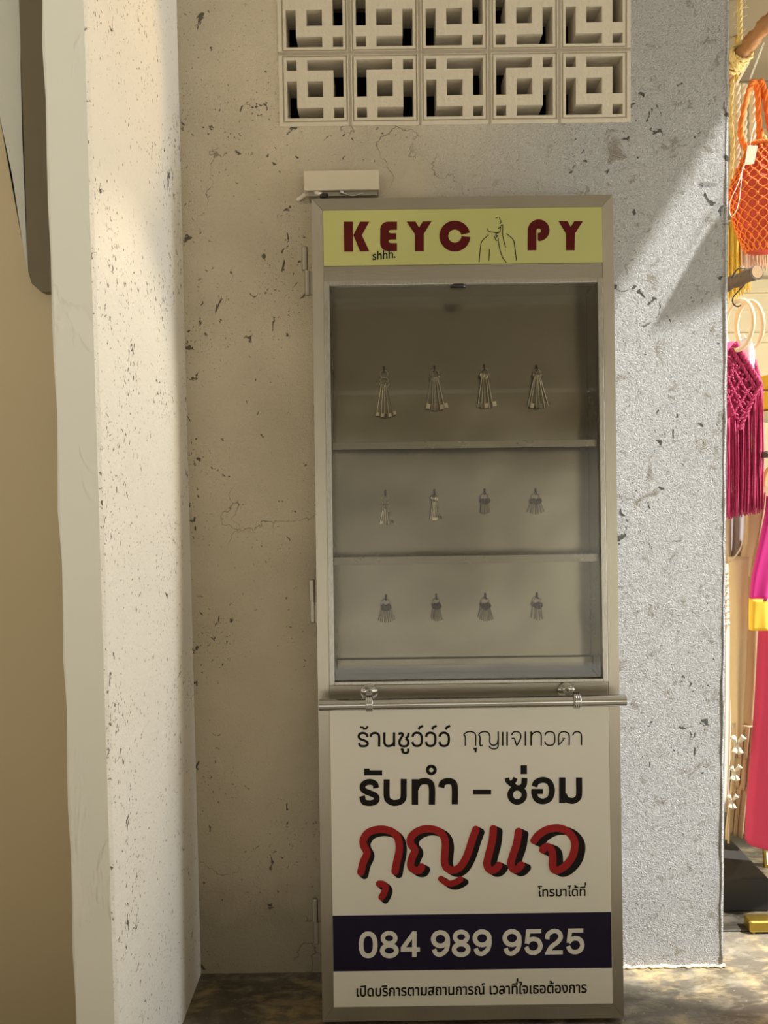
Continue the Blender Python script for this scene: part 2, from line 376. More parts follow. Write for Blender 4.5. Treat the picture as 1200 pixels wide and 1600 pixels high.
# back wall with the opening for the breeze blocks
BX0, BX1, BZ0, BP = -0.282, 0.722, 2.516, 0.2008
BZ1 = BZ0 + 2*0.1995
def wall_with_hole(name, x0, x1, y0, y1, z0, z1, hx0, hx1, hz0, hz1, mat):
    bm = NB(); xs = [x0, hx0, hx1, x1]; zs = [z0, hz0, hz1, z1]
    V = {}
    def v(i, k, y):
        if (i, k, y) not in V: V[(i, k, y)] = bm.verts.new((xs[i], y, zs[k]))
        return V[(i, k, y)]
    for i in range(3):
        for k in range(3):
            if i == 1 and k == 1: continue
            bm.faces.new((v(i, k, y0), v(i+1, k, y0), v(i+1, k+1, y0), v(i, k+1, y0)))
            bm.faces.new((v(i, k, y1), v(i, k+1, y1), v(i+1, k+1, y1), v(i+1, k, y1)))
    ring = [(1, 1), (2, 1), (2, 2), (1, 2)]
    for a in range(4):
        p, q = ring[a], ring[(a+1) % 4]
        bm.faces.new((v(*p, y0), v(*p, y1), v(*q, y1), v(*q, y0)))
    out = [(0, 0), (1, 0), (2, 0), (3, 0), (3, 1), (3, 2), (3, 3), (2, 3), (1, 3), (0, 3), (0, 2), (0, 1)]
    for a in range(12):
        p, q = out[a], out[(a+1) % 12]
        bm.faces.new((v(*p, y0), v(*q, y0), v(*q, y1), v(*p, y1)))
    bmesh.ops.recalc_face_normals(bm, faces=bm.faces)
    return struct(name, bm, mat)
wall_with_hole('wall_back', -2.2, END, WALL, WALL+0.14, 0, 4.1, BX0, BX1, BZ0, BZ1, MAT['back'])
# ragged plaster bead on the right arris of the back wall
bm = NB(); pts = []
for k in range(60):
    z = 0.004 + 3.6*k/59; pts.append((END-0.006+0.0012*math.sin(k*1.7)+random.uniform(-.0012, .0012), WALL+0.004, z))
tube(bm, pts, [0.006+random.uniform(-.001, .001) for _ in pts], 8); struct('trim_2', bm, MAT['back'], smooth=True)

# mortar squeezed out along the foot of the wall
bm = NB(); pts = [(0.63+0.385*k/50, WALL-0.002+random.uniform(-.002, .002), 0.004+random.uniform(-.002, .002)) for k in range(51)]
tube(bm, pts, [0.0045+random.uniform(-.002, .003) for _ in pts], 8); struct('trim_9', bm, MAT['tan_paint'], smooth=True)

# left jamb: rough reveal (faces right) ending in a smooth painted nose towards the camera
NOSE = 1.503; OUTX = -0.664
bm = NB()
nz = 40; prof = []
for k in range(nz+1):
    z = 4.1*k/nz; j = 0.003*math.sin(k*2.1)+random.uniform(-.0025, .0025)
    prof.append((z, j))
cols = []
for z, j in prof:
    c = [(OUTX, WALL-0.001, z), (OUTX+j*0.6, NOSE+0.006, z), (OUTX+0.006, NOSE, z), (SIDE-0.006, NOSE, z), (SIDE+j*0.2, NOSE+0.007, z), (SIDE, WALL-0.001, z)]
    cols.append([bm.verts.new(q) for q in c])
for a, b in zip(cols, cols[1:]):
    for i in range(5):
        f = bm.faces.new((a[i], a[i+1], b[i+1], b[i])); f.material_index = 1 if i in (0, 1, 2) else 0
bm.faces.new([c for c in cols[-1]][::-1]); bm.faces.new(cols[0])
bmesh.ops.recalc_face_normals(bm, faces=bm.faces)
struct('wall_left', bm, [MAT['jamb'], MAT['grey_paint']])
# far side wall of the next room at the very left, in tan paint
FARL = 1.86
bm = NB(); box(bm, -2.2, OUTX-0.002, FARL, WALL-0.002, 0, 4.1); struct('wall_far_left', bm, MAT['tan_paint'])
# dark painted duct running down that wall
bm = NB(); a = at(30, 0, FARL); b = at(78, 0, FARL); c = at(52, 461, FARL); zt = 4.1
xa, xb = at(38, 250, FARL-0.03).x, at(88, 250, FARL-0.03).x
pts = [(xa, 4.1), (xa, c.z+0.05), (xa+0.008, c.z+0.02), (xa+0.03, c.z), (xb, c.z), (xb, 4.1)]
prism(bm, pts, FARL-0.03, FARL-0.0005); struct('trim_3', bm, MAT['dark_paint'])
# pale patch on the tan wall: its lit triangle put into plaster colour
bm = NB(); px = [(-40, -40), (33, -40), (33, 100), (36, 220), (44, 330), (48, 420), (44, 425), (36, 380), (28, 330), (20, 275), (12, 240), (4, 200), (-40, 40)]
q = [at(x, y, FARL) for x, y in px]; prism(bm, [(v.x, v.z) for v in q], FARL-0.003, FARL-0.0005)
bmesh.ops.triangulate(bm, faces=bm.faces); struct('trim_lit_patch', bm, MAT['lit_patch'])

# roof over the passage; unseen gap shaped so sun reaches only the right wall
bm = NB(); zr = 4.12
for poly in ([(-2.2, -3), (2.0, -3), (2.0, 2.32), (-2.2, 2.32)], [(2.0, -3), (5.5, -3), (5.5, 0.64), (2.0, 1.71)]):
    a = [bm.verts.new((x, y, zr)) for x, y in poly]; b = [bm.verts.new((x, y, zr+0.12)) for x, y in poly]
    bm.faces.new(a); bm.faces.new(b[::-1])
    for i in range(4): bm.faces.new((a[i], b[i], b[(i+1) % 4], a[(i+1) % 4]))
bmesh.ops.recalc_face_normals(bm, faces=bm.faces); struct('ceiling', bm, MAT['roof'])
bm = NB(); box(bm, -2.2, 5.5, -3.0, -2.8, 2.75, 4.118); struct('trim_added_beam', bm, MAT['roof'])      # added unseen beam, cuts the front light on the upper wall

# dark room behind the breeze blocks, and the shop to the right
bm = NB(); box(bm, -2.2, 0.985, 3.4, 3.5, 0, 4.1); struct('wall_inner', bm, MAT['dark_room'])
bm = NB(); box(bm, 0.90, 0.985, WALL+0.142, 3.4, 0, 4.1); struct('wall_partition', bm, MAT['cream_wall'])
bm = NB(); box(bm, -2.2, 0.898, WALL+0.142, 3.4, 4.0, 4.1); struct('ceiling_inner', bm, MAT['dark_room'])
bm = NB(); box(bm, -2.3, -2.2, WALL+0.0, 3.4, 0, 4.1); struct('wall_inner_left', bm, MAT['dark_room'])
SHY = 4.6
bm = NB(); box(bm, 0.985, 4.2, SHY, SHY+0.1, 0, 4.1); struct('wall_shop_back', bm, MAT['cream_wall'])
bm = NB(); box(bm, 4.1, 4.2, WALL, SHY, 0, 4.1); struct('wall_shop_right', bm, MAT['cream_wall'])
bm = NB(); box(bm, 0.99, 4.1, WALL+0.15, SHY, 3.05, 3.15); struct('ceiling_shop', bm, MAT['ceiling'])
bm = NB(); box(bm, 0.99, 4.1, 3.0, 3.12, 2.86, 3.05, 0.004); struct('trim_5', bm, MAT['ceiling'])       # ceiling beam
bm = NB()
for z0, z1, t in ((2.60, 2.68, 0.05), (2.50, 2.60, 0.02), (2.30, 2.36, 0.03)): box(bm, 0.99, 4.1, SHY-t, SHY-0.001, z0, z1, 0.004)
struct('trim_6', bm, MAT['cream_wall'])                                                                   # mouldings on the shop wall

# ------------------------------------------------------------------ breeze blocks
cells = [[0, 1, 0, 0, 0], [1, 1, 1, 1, 0], [0, 1, 0, 1, 0], [0, 1, 1, 1, 1], [0, 0, 0, 1, 0]]    # top row first, 0 = hole
def block_mesh(mirror):
    rim = [0.0110, 0.0045, 0.0075]                 # outer rim, groove, inner border
    core = 0.2*0.985 - 2*sum(rim); k = core/362.0
    sizes = rim + [70*k, 72*k, 78*k+30*k, 72*k, 70*k] + rim[::-1]
    ed = [0]
    for s in sizes: ed.append(ed[-1]+s)
    half = ed[-1]/2; xs = [q-half for q in ed]; n = len(sizes); D = 0.095
    def depth(i, j):                                # i = row from top, j = column; None = through hole
        m = min(i, j, n-1-i, n-1-j)
        if m == 0: return 0.0
        if m == 1: return 0.006
        if m == 2: return 0.001
        r, c = i-3, j-3
        if mirror: c = 4-c
        return 0.001 if cells[r][c] else D
    bm = NB()
    def quad(*p): bm.faces.new([bm.verts.new(q) for q in p])
    for i in range(n):
        for j in range(n):
            d = depth(i, j); x0, x1 = xs[j], xs[j+1]; z1, z0 = -xs[i], -xs[i+1]
            if d < D:
                quad((x0, d, z0), (x1, d, z0), (x1, d, z1), (x0, d, z1)); quad((x0, D, z0), (x0, D, z1), (x1, D, z1), (x1, D, z0))
            for di, dj in ((0, 1), (1, 0)):
                a, b = i+di, j+dj
                d2 = depth(a, b) if a < n and b < n else D
                if abs(d-d2) > 1e-6:
                    if dj: quad((x1, d, z0), (x1, d2, z0), (x1, d2, z1), (x1, d, z1))
                    else: quad((x0, d, z0), (x0, d2, z0), (x1, d2, z0), (x1, d, z0))
            if i == 0: quad((x0, 0, z1), (x1, 0, z1), (x1, D, z1), (x0, D, z1))
            if j == 0: quad((x0, 0, z0), (x0, 0, z1), (x0, D, z1), (x0, D, z0))
    bmesh.ops.remove_doubles(bm, verts=bm.verts, dist=1e-5); bmesh.ops.recalc_face_normals(bm, faces=bm.faces)
    return bm
protoA = link('breeze_block', block_mesh(False), MAT['block']); protoB = link('breeze_block', block_mesh(True), MAT['block'])
ordn = ['leftmost', 'second from left', 'middle', 'fourth from left', 'rightmost']
used = [False, False]
for r in range(2):
    for c in range(5):
        k = c % 2; p = (protoA, protoB)[k]
        o = p if not used[k] else p.copy()
        if used[k]: COL.objects.link(o)
        used[k] = True
        o.location = (BX0+(c+0.5)*BP, WALL-0.002, BZ0+(r+0.5)*0.1995)
        tag(o, 'square cream breeze block with greek key openings, %s of the %s row' % (ordn[c], ('lower', 'upper')[r]), 'breeze block', 'breeze blocks over the cabinet')
# lumpy mortar between the blocks
bm = NB()
for c in range(6): box(bm, BX0+c*BP-0.0022, BX0+c*BP+0.0022, WALL+0.0015, WALL+0.05, BZ0, BZ1)
for r in range(3): box(bm, BX0, BX1, WALL+0.0025, WALL+0.05, BZ0+r*0.1995-0.0022, BZ0+r*0.1995+0.0022)
struct('trim_7', bm, MAT['block'])

# ------------------------------------------------------------------ the key copy cabinet
CAB = thing('key_cabinet', 'tall metal key copy cabinet with lime header, glass showcase and white Thai sign', 'cabinet', (CX, CY, CZ), (-PITCH, 0, 0))
HW = 0.412; HT = 2.250; DP = 0.120; ST = 0.031
def part(name, bm, mat, parent=CAB, **kw): return link(name, bm, mat, parent, **kw)
def lz(py): return cab(739, py)[1]
z_sign0, z_sign1 = lz(413), lz(326.5)
z_op1, z_op0 = lz(437), lz(1068)
z_low1, z_low0 = lz(1106), lz(1569)
# frame
for s in (-1, 1):
    bm = NB(); x0, x1 = sorted((s*HW, s*(HW-ST)))
    o = HW-ST
    prism(bm, [(s*HW, 0.0), (s*HW, HT), (s*o, HT-ST*1.1), (s*o, ST*1.35)] if s > 0 else [(s*HW, 0.0), (s*o, ST*1.35), (s*o, HT-ST*1.1), (s*HW, HT)], 0.0, DP)
    bmesh.ops.recalc_face_normals(bm, faces=bm.faces); bmesh.ops.bevel(bm, geom=bm.edges[:], offset=0.0012, segments=2, affect='EDGES')
    part('frame_stile', bm, MAT['frame'])
o = HW-ST
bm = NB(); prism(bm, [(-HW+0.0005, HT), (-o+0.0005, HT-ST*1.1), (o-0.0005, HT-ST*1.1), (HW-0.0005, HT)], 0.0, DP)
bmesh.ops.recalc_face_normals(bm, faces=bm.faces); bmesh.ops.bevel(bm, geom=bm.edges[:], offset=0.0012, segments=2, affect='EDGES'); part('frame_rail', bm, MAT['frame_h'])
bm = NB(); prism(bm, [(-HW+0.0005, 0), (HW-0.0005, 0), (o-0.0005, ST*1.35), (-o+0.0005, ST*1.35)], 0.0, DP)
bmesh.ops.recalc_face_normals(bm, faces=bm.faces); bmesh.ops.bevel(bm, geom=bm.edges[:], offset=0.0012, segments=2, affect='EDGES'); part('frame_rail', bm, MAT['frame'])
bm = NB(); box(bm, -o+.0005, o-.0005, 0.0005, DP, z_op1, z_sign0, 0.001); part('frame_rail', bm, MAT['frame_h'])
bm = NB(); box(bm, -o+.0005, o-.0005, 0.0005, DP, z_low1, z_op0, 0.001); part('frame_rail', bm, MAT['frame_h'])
# glazing frame round the showcase
GF = 0.015
bm = NB()
for x0, x1, z0, z1 in ((-o+.0005, -o+GF, z_op0, z_op1), (o-GF, o-.0005, z_op0, z_op1), (-o+GF, o-GF, z_op1-0.012, z_op1-.0003), (-o+GF, o-GF, z_op0+.0003, z_op0+0.010)):
    box(bm, x0, x1, -0.003, 0.016, z0, z1, 0.0015)
part('glazing_frame', bm, MAT['steel_edge'])
ix = o-GF; iz0, iz1 = z_op0+0.010, z_op1-0.012
bm = NB(); box(bm, -ix, ix, 0.006, 0.010, iz0, iz1); gp = part('glass_pane', bm, MAT['glass'])
BD = 0.112
bm = NB(); box(bm, -o+.001, o-.001, BD, BD+0.003, z_op0, z_op1); part('back_panel', bm, MAT['steel'])
for s in (-1, 1):
    bm = NB(); x0, x1 = sorted((s*(ix+0.0005), s*(ix+0.004))); box(bm, x0, x1, 0.0165, BD-.0025, z_op0+.004, z_op1-.004); part('side_panel', bm, MAT['steel_side'])
bm = NB(); box(bm, -ix, ix, 0.0165, BD-.0005, iz0-0.006, iz0); part('bottom_panel', bm, MAT['steel'])
bm = NB(); box(bm, -ix, ix, 0.0165, BD-.0005, iz1, iz1+0.006); part('top_panel', bm, MAT['steel'])
bm = NB(); box(bm, -ix+.001, ix-.001, BD-0.014, BD-.0005, iz0+.0005, iz0+0.040, 0.001); part('kick_ledge', bm, MAT['steel'])
# folded shelves with a front lip
for py0, py1 in ((689, 700), (868, 880)):
    zt, zb = cab(739, py0, 0.022)[1], cab(739, py1, 0.022)[1]
    bm = NB(); box(bm, -ix+.001, ix-.001, 0.022, 0.0235, zb, zt, 0.0004); box(bm, -ix+.001, ix-.001, 0.0237, BD-.0006, zt-.0018, zt-.0002)
    part('shelf', bm, MAT['steel_edge'] if False else MAT['steel_side'])
# lock catch at the top of the pane
bm = NB(); cx, cz = cab(716, 448); tube(bm, [(cx-.022, 0.003, cz), (cx-.012, -.002, cz+.002), (cx+.012, -.002, cz+.002), (cx+.022, .003, cz)], [.003, .006, .006, .003], 10); part('lock_catch', bm, MAT['hook'], smooth=True)

# --- signs and lettering
FZ = -0.0025
bm = NB(); box(bm, -o+.0006, o-.0006, FZ, DP-.01, z_sign0+.0003, HT-ST*1.1-.0003, 0.0006); SIGN = part('header_sign', bm, MAT['sign_yellow'])
bm = NB(); box(bm, -o+.0006, o-.0006, FZ, DP-.01, ST*1.35+.0003, z_low1-.0003, 0.0006); LOW = part('lower_sign', bm, MAT['sign_white'])
# number band
b0, b1 = lz(1514), lz(1427)
bm = NB(); box(bm, -o+.0012, o-.0012, FZ-.0004, FZ-.0001, b0, b1); part('number_band', bm, MAT['navy'], LOW)

class Ink:
    """flat vinyl cut to shape on the cabinet face"""
    def __init__(s, y): s.bm = NB(); s.y = y
    def poly(s, pts, f):
        s.y -= 0.000012
        P = [cab(*f(*p)) for p in pts]
        fa = s.bm.faces.new([s.bm.verts.new((x, s.y, z)) for x, z in P])
        fa.normal_update()
        if fa.normal.y > 0: fa.normal_flip(); fa.normal_update()
        bmesh.ops.triangulate(s.bm, faces=[fa])
    def stroke(s, pts, wd, f, closed=False, caps=False, smooth=True, dx=0, dy=0, n=8):
        s.y -= 0.000012
        q = [Vector((p[0]+dx, p[1]+dy, 0)) for p in pts]
        if smooth: q = catmull(q, n, closed)
        N = len(q); L = []; Rr = []; h = wd/2
        for i in range(N):
            d = (q[(i+1) % N]-q[i-1]) if closed else (q[min(i+1, N-1)]-q[max(i-1, 0)])
            d.normalize(); nn = Vector((-d.y, d.x, 0))*h
            if not smooth and 0 < i < N-1 and not closed:
                a = (q[i]-q[i-1]).normalized(); nn *= 1/max(.5, abs(d.dot(a)))
            L.append(q[i]+nn); Rr.append(q[i]-nn)
        mk = lambda v: s.bm.verts.new((lambda c: (c[0], s.y, c[1]))(cab(*f(v.x, v.y))))
        A = [mk(v) for v in L]; B = [mk(v) for v in Rr]
        for i in range(N if closed else N-1):
            j = (i+1) % N; s.bm.faces.new((A[i], A[j], B[j], B[i]))
        if caps and not closed:
            for p in (q[0], q[-1]):
                s.y -= 0.000012
                s.bm.faces.new([mk(p+Vector((math.cos(a), math.sin(a), 0))*h) for a in (2*math.pi*k/18 for k in range(18))])
    def text(s, body, x0, x1, y0, y1, bold=0.0, slant=0.0):
        """body fitted to the pixel box; bold = extra stroke in px"""
        vs, fs = text_mesh(body)
        mnx = min(v[0] for v in vs); mxx = max(v[0] for v in vs); mny = min(v[1] for v in vs); mxy = max(v[1] for v in vs)
        offs = [(0, 0)] if not bold else [(bold*math.cos(a), bold*math.sin(a)) for a in (k*math.pi/4 for k in range(8))]
        for ox, oy in offs:
            s.y -= 0.000012
            V = []
            for v in vs:
                u = (v[0]-mnx)/(mxx-mnx); t = (v[1]-mny)/(mxy-mny); X = x0+u*(x1-x0); Yp = y1+(y0-y1)*t + slant*u
                c = cab(X+ox, Yp+oy); V.append(s.bm.verts.new((c[0], s.y, c[1])))
            for f in fs:
                try: s.bm.faces.new([V[i] for i in f])
                except ValueError: pass
    def done(s, name, mat, parent, label=None):
        for f in s.bm.faces:
            f.normal_update()
            if f.normal.y > 0: f.normal_flip()
        o = link(name, s.bm, mat, parent)
        if label: o['label'] = label
        return o
_tc = bpy.data.curves.new('lettering', 'FONT'); _to = bpy.data.objects.new('lettering', _tc); COL.objects.link(_to)
def raw_text(body):
    _tc.body = body; bpy.context.view_layer.update()
    me = bpy.data.meshes.new_from_object(_to.evaluated_get(bpy.context.evaluated_depsgraph_get()))
    V = [(v.co.x, v.co.y) for v in me.vertices]; Fs = [tuple(p.vertices) for p in me.polygons]; bpy.data.meshes.remove(me); return V, Fs
def text_mesh(body):
    """the stacked tone mark of a syllable such as 'thii' is lifted above its vowel"""
    V, Fs = [], []; base = ''; marks = []
    i = 0
    while i < len(body):
        if body[i] == '่' and i and body[i-1] == 'ี': marks.append(len(base))
        else: base += body[i]
        i += 1
    v, f = raw_text(base); V += v; Fs += f
    for n in marks:
        pen = max(p[0] for p in raw_text(base[:n]+'l')[0]) - max(p[0] for p in raw_text('l')[0])
        v, f = raw_text('่'); k = len(V)
        V += [(p[0]+pen+0.06, p[1]+0.20) for p in v]; Fs += [tuple(q+k for q in t) for t in f]
    return V, Fs
def fr(x0, y0, s): return lambda x, y: (x0+x/s, y0+y/s)
def ell(cx, cy, rx, ry, n=28): return [(cx+rx*math.cos(2*math.pi*k/n), cy+ry*math.sin(2*math.pi*k/n)) for k in range(n)]
def ring(k, cx, cy, rx, ry, wd, f): k.stroke(ell(cx, cy, rx, ry), wd, f, closed=True, n=2)
def rect(k, x0, y0, x1, y1, f): k.poly([(x0, y0), (x1, y0), (x1, y1), (x0, y1)], f)

# header: KEYC(figure)PY
A = fr(525, 330, 5.714); B = fr(725, 330, 5.714)
k = Ink(FZ-.0005)
k.poly([(70, 97), (150, 97), (152, 364), (74, 364)], A); k.poly([(215, 97), (298, 97), (232, 218), (298, 362), (215, 362), (155, 218)], A)
k.poly([(460, 97), (545, 97), (545, 170), (488, 170), (474, 176), (470, 185), (474, 194), (488, 200), (538, 200), (538, 256), (488, 256), (474, 262), (469, 272), (474, 282), (488, 288), (545, 288), (545, 360), (460, 360), (436, 354), (415, 340), (401, 320), (395, 295), (395, 160), (401, 135), (415, 116), (436, 103)], A)
Yl = [(630, 96), (710, 96), (741, 150), (773, 96), (853, 94), (783, 208), (783, 360), (703, 360), (703, 208)]
k.poly(Yl, A)
k.stroke([(1060+98*math.cos(a), 226-98*math.sin(a)) for a in (math.radians(12+346*t/48) for t in range(49))], 80, A, n=1)
arc = lambda cx, cy, r, a0, a1, n: [(cx+r*math.cos(math.radians(a0+(a1-a0)*t/n)), cy-r*math.sin(math.radians(a0+(a1-a0)*t/n))) for t in range(n+1)]
k.done('title_lettering', MAT['maroon'], SIGN); k = Ink(FZ-.0005)
k.poly([(566, 353), (645, 353), (645, 180)] + arc(665, 178, 20, 170, -90, 14) + [(657, 199), (657, 263)] + arc(665, 174, 97, -88, 175, 30), B)
k.poly([(840, 92), (922, 92), (950, 143), (983, 92), (1060, 92), (988, 205), (985, 353), (908, 353), (908, 205)], B)
k.done('title_lettering', MAT['maroon'], SIGN)
k = Ink(FZ-.0008)
for st in ([(283, 67), (296, 62)], [(316, 60), (318, 78), (330, 98), (318, 118)], [(210, 158), (215, 180), (240, 190), (290, 194), (320, 190)], [(305, 157), (325, 150), (320, 188)],
           [(325, 150), (333, 130), (345, 130), (343, 200), (355, 270), (370, 326)], [(306, 200), (278, 207), (292, 222), (268, 230), (278, 244), (302, 222)], [(278, 244), (285, 262), (303, 262), (305, 245)],
           [(303, 262), (320, 350), (345, 420), (375, 461)], [(217, 216), (160, 270), (145, 330), (134, 455)], [(226, 345), (220, 447)], [(380, 206), (435, 255), (450, 310), (466, 443)]):
    k.stroke(st, 6.5, B, caps=True, n=6)
k.done('figure_drawing', MAT['black_vinyl'], SIGN)
k = Ink(FZ-.0010); k.text('shhh.', 582.5, 618, 393.5, 407, 0.25, slant=-3.5); k.done('small_lettering', MAT['black_vinyl'], SIGN)

# lower sign, line 1 (bold + light) and line 2 (heavy)
A = fr(540, 1120, 5.4545); B = fr(710, 1120, 5.4545)
k = Ink(FZ-.0005)
for st in ([(187, 170), (178, 146), (150, 135), (122, 143), (112, 165), (125, 185), (160, 199), (184, 213), (188, 230), (175, 244), (150, 248), (124, 243), (113, 220)],
           [(212, 168), (222, 145), (248, 135), (275, 143), (286, 168), (286, 252)], [(331, 130), (331, 215), (343, 240), (366, 247), (395, 238), (413, 215)],
           [(450, 142), (478, 138), (488, 152), (472, 178), (460, 200), (459, 225), (472, 243), (498, 249), (523, 243), (534, 222), (530, 198), (512, 182)], [(512, 182), (530, 165), (537, 133)],
           [(470, 275), (486, 276), (488, 298), (510, 305), (531, 298), (534, 268)]):
    k.stroke(st, 20, A)
for t in (0, 115, 230):
    k.stroke([(570+t, 168), (580+t, 143), (605+t, 133), (635+t, 142), (648+t, 168), (648+t, 210), (637+t, 236), (610+t, 246), (582+t, 238), (568+t, 210)], 20, A)
    k.stroke([(622+t, 106), (634+t, 86), (660+t, 74)], 19, A)
k.stroke([(413, 130), (413, 250)], 20, A); k.stroke([(123, 86), (150, 88), (154, 100), (174, 100), (190, 78)], 15, A, smooth=False)
k.done('shop_name_lettering', MAT['black_vinyl'], LOW)
k = Ink(FZ-.0005)
for st in ([(92, 245), (92, 170), (80, 152), (98, 132), (130, 124), (165, 132), (180, 160), (180, 245)],
           [(240, 240), (218, 240), (217, 170), (206, 152), (224, 132), (255, 124), (285, 132), (300, 160), (300, 208), (312, 233), (338, 239), (362, 225), (372, 190)],
           [(372, 122), (372, 230), (364, 262), (335, 270), (308, 263), (294, 246)], [(485, 152), (500, 131), (525, 124), (555, 134), (565, 165), (555, 198), (530, 243)],
           [(530, 243), (520, 215), (508, 182), (485, 182)], [(652, 168), (668, 138), (700, 124), (728, 134), (738, 160), (738, 243)],
           [(768, 158), (782, 132), (812, 124), (842, 134), (852, 162), (852, 205), (842, 231), (812, 241), (782, 233), (768, 208)],
           [(886, 240), (886, 165), (900, 134), (930, 124), (962, 134), (976, 160), (976, 240)], [(1005, 156), (1020, 132), (1045, 124), (1070, 134), (1080, 160), (1080, 240)]):
    k.stroke(st, 11.5, B)
for st, wd in (([(160, 268), (180, 268), (180, 300)], 14), ([(410, 125), (410, 243)], 14), ([(448, 125), (448, 243)], 14), ([(604, 123), (604, 243)], 13), ([(652, 122), (652, 243)], 14), ([(886, 238), (908, 215), (938, 178), (915, 180)], 10)):
    k.stroke(st, wd, B, smooth=False)
k.done('tagline_lettering', MAT['black_vinyl'], LOW)
k = Ink(FZ-.0005)
k.stroke([(260, 605), (250, 567), (205, 551), (158, 567), (144, 598), (160, 626), (205, 646), (250, 666), (266, 695), (250, 722), (205, 732), (156, 721), (140, 672)], 50, A)
rect(k, 158, 452, 312, 496, A); rect(k, 158, 437, 205, 453, A)
k.stroke([(350, 530), (350, 665), (362, 706), (398, 728), (425, 730), (460, 723), (488, 700), (495, 665)], 52, A); rect(k, 469, 526, 521, 680, A)
rect(k, 563, 528, 618, 746, A); k.stroke([(596, 610), (622, 562), (665, 545), (715, 556), (735, 605), (735, 745)], 54, A)
ring(k, 730, 450, 32, 32, 28, A); k.stroke([(814, 600), (826, 561), (870, 545), (915, 557), (930, 605), (930, 742)], 54, A)
k.done('service_lettering', MAT['black_vinyl'], LOW); k = Ink(FZ-.0005); rect(k, 157, 617, 312, 658, B); k.done('dash', MAT['black_vinyl'], LOW); k = Ink(FZ-.0005)
rect(k, 563, 410, 617, 485, B)
ring(k, 534, 662, 60, 60, 48, B); k.stroke([(560, 605), (590, 575), (596, 518)], 50, B); k.stroke([(447, 518), (455, 548), (478, 560), (502, 548), (520, 518)], 40, B); k.stroke([(470, 560), (500, 580), (520, 600)], 46, B)
k.stroke([(682, 592), (696, 555), (752, 534), (808, 556), (830, 625), (808, 694), (752, 717), (700, 699), (679, 650), (679, 618)], 50, B); rect(k, 655, 611, 752, 655, B)
rect(k, 890, 513, 945, 732, B); k.stroke([(1060, 514), (1060, 655), (1048, 690), (1020, 710), (988, 712), (952, 698), (930, 660)], 52, B)
k.done('service_lettering', MAT['black_vinyl'], LOW)

# big brush word in red with a black drop shadow
A = fr(540, 1270, 6.0); B = fr(725, 1270, 6.0)
strokes = [
    ([(143, 552), (165, 460), (200, 372), (170, 305), (166, 250), (205, 187), (270, 157), (350, 150), (430, 170), (480, 215), (502, 290), (498, 370), (480, 450), (463, 543)], 70, A, (34, 28)),
    ([(314, 660), (355, 666), (374, 700), (358, 750), (338, 785)], 62, A, (34, 28)),
    ([(712, 503), (690, 533), (642, 530), (610, 492), (620, 420), (648, 345), (610, 285), (612, 228), (660, 177), (730, 149), (800, 147), (875, 170), (920, 220), (935, 290), (930, 370), (926, 450), (945, 508), (1000, 533), (1060, 513), (1110, 450), (1150, 360), (1185, 250), (1220, 152)], 70, A, (44, 26)),
    ([(895, 614), (940, 648), (990, 658), (1040, 640), (1076, 617)], 58, A, (44, 28)),
    ([(274, 145), (262, 260), (228, 395), (213, 478), (240, 528), (288, 526), (325, 488)], 70, B, (50, 26)),
    ([(510, 170), (490, 290), (455, 395), (438, 475), (462, 524), (500, 520), (534, 484)], 70, B, (56, 26)),
    ([(655, 255), (700, 200), (780, 152), (880, 138), (960, 165), (1020, 230), (1036, 310), (1010, 410), (950, 488), (890, 528), (842, 528), (828, 490), (828, 420), (820, 350), (790, 314), (755, 318), (737, 342)], 70, B, (62, 26))]
k = Ink(FZ-.0004)
for st, wd, f, (dx, dy) in strokes: k.stroke(st, wd+5, f, caps=True, dx=dx, dy=dy)
for st, wd, f, (dx, dy) in strokes: k.stroke(st, wd+3, f, caps=True, dx=dx*.5, dy=dy*.5)
k.done('headline_shadow', MAT['black_vinyl'], LOW)
k = Ink(FZ-.0009)
for st, wd, f, dd in strokes: k.stroke(st, wd, f, caps=True)
k.done('headline_lettering', MAT['red_vinyl'], LOW)
k = Ink(FZ-.0005); k.text('โทรมาได้ที่', 840, 915, 1379, 1400, 0.35, slant=-1.0); k.done('call_lettering', MAT['black_vinyl'], LOW)
k = Ink(FZ-.0005); k.text('เปิดบริการตามสถานการณ์ เวลาที่ใจเธอต้องการ', 557.5, 916, 1532, 1556, 0.42, slant=-6.0); k.done('notice_lettering', MAT['black_vinyl'], LOW)
# phone number
A = fr(550, 1440, 6.0); B = fr(730, 1440, 6.0)
k = Ink(FZ-.0008)
k.stroke([(152+66*math.copysign(abs(math.cos(a))**.85, math.cos(a)), 211+103*math.copysign(abs(math.sin(a))**.85, math.sin(a))) for a in (2*math.pi*t/32 for t in range(32))], 44, A, closed=True, n=2)
ring(k, 348, 149, 58, 48, 41, A); ring(k, 350, 265, 66, 50, 44, A)
rect(k, 563, 85, 605, 325, A); rect(k, 457, 234, 636, 275, A); k.poly([(566, 85), (605, 85), (605, 100), (506, 236), (457, 275), (457, 234)], A)
k.done('phone_number', MAT['digit'], LOW); k = Ink(FZ-.0008)
def nine(cx, cy, f): ring(k, cx, cy, 67, 62, 44, f); k.stroke([(cx+67, cy-5), (cx+68, cy+50), (cx+50, cy+108), (cx, cy+144), (cx-42, cy+133), (cx-60, cy+95)], 42, f)
nine(828, 158, A)
ring(k, 1022, 138, 58, 48, 41, A); ring(k, 1022, 254, 66, 50, 44, A)
nine(138, 150, B)
k.done('phone_number', MAT['digit'], LOW); k = Ink(FZ-.0008)
nine(418, 148, B)
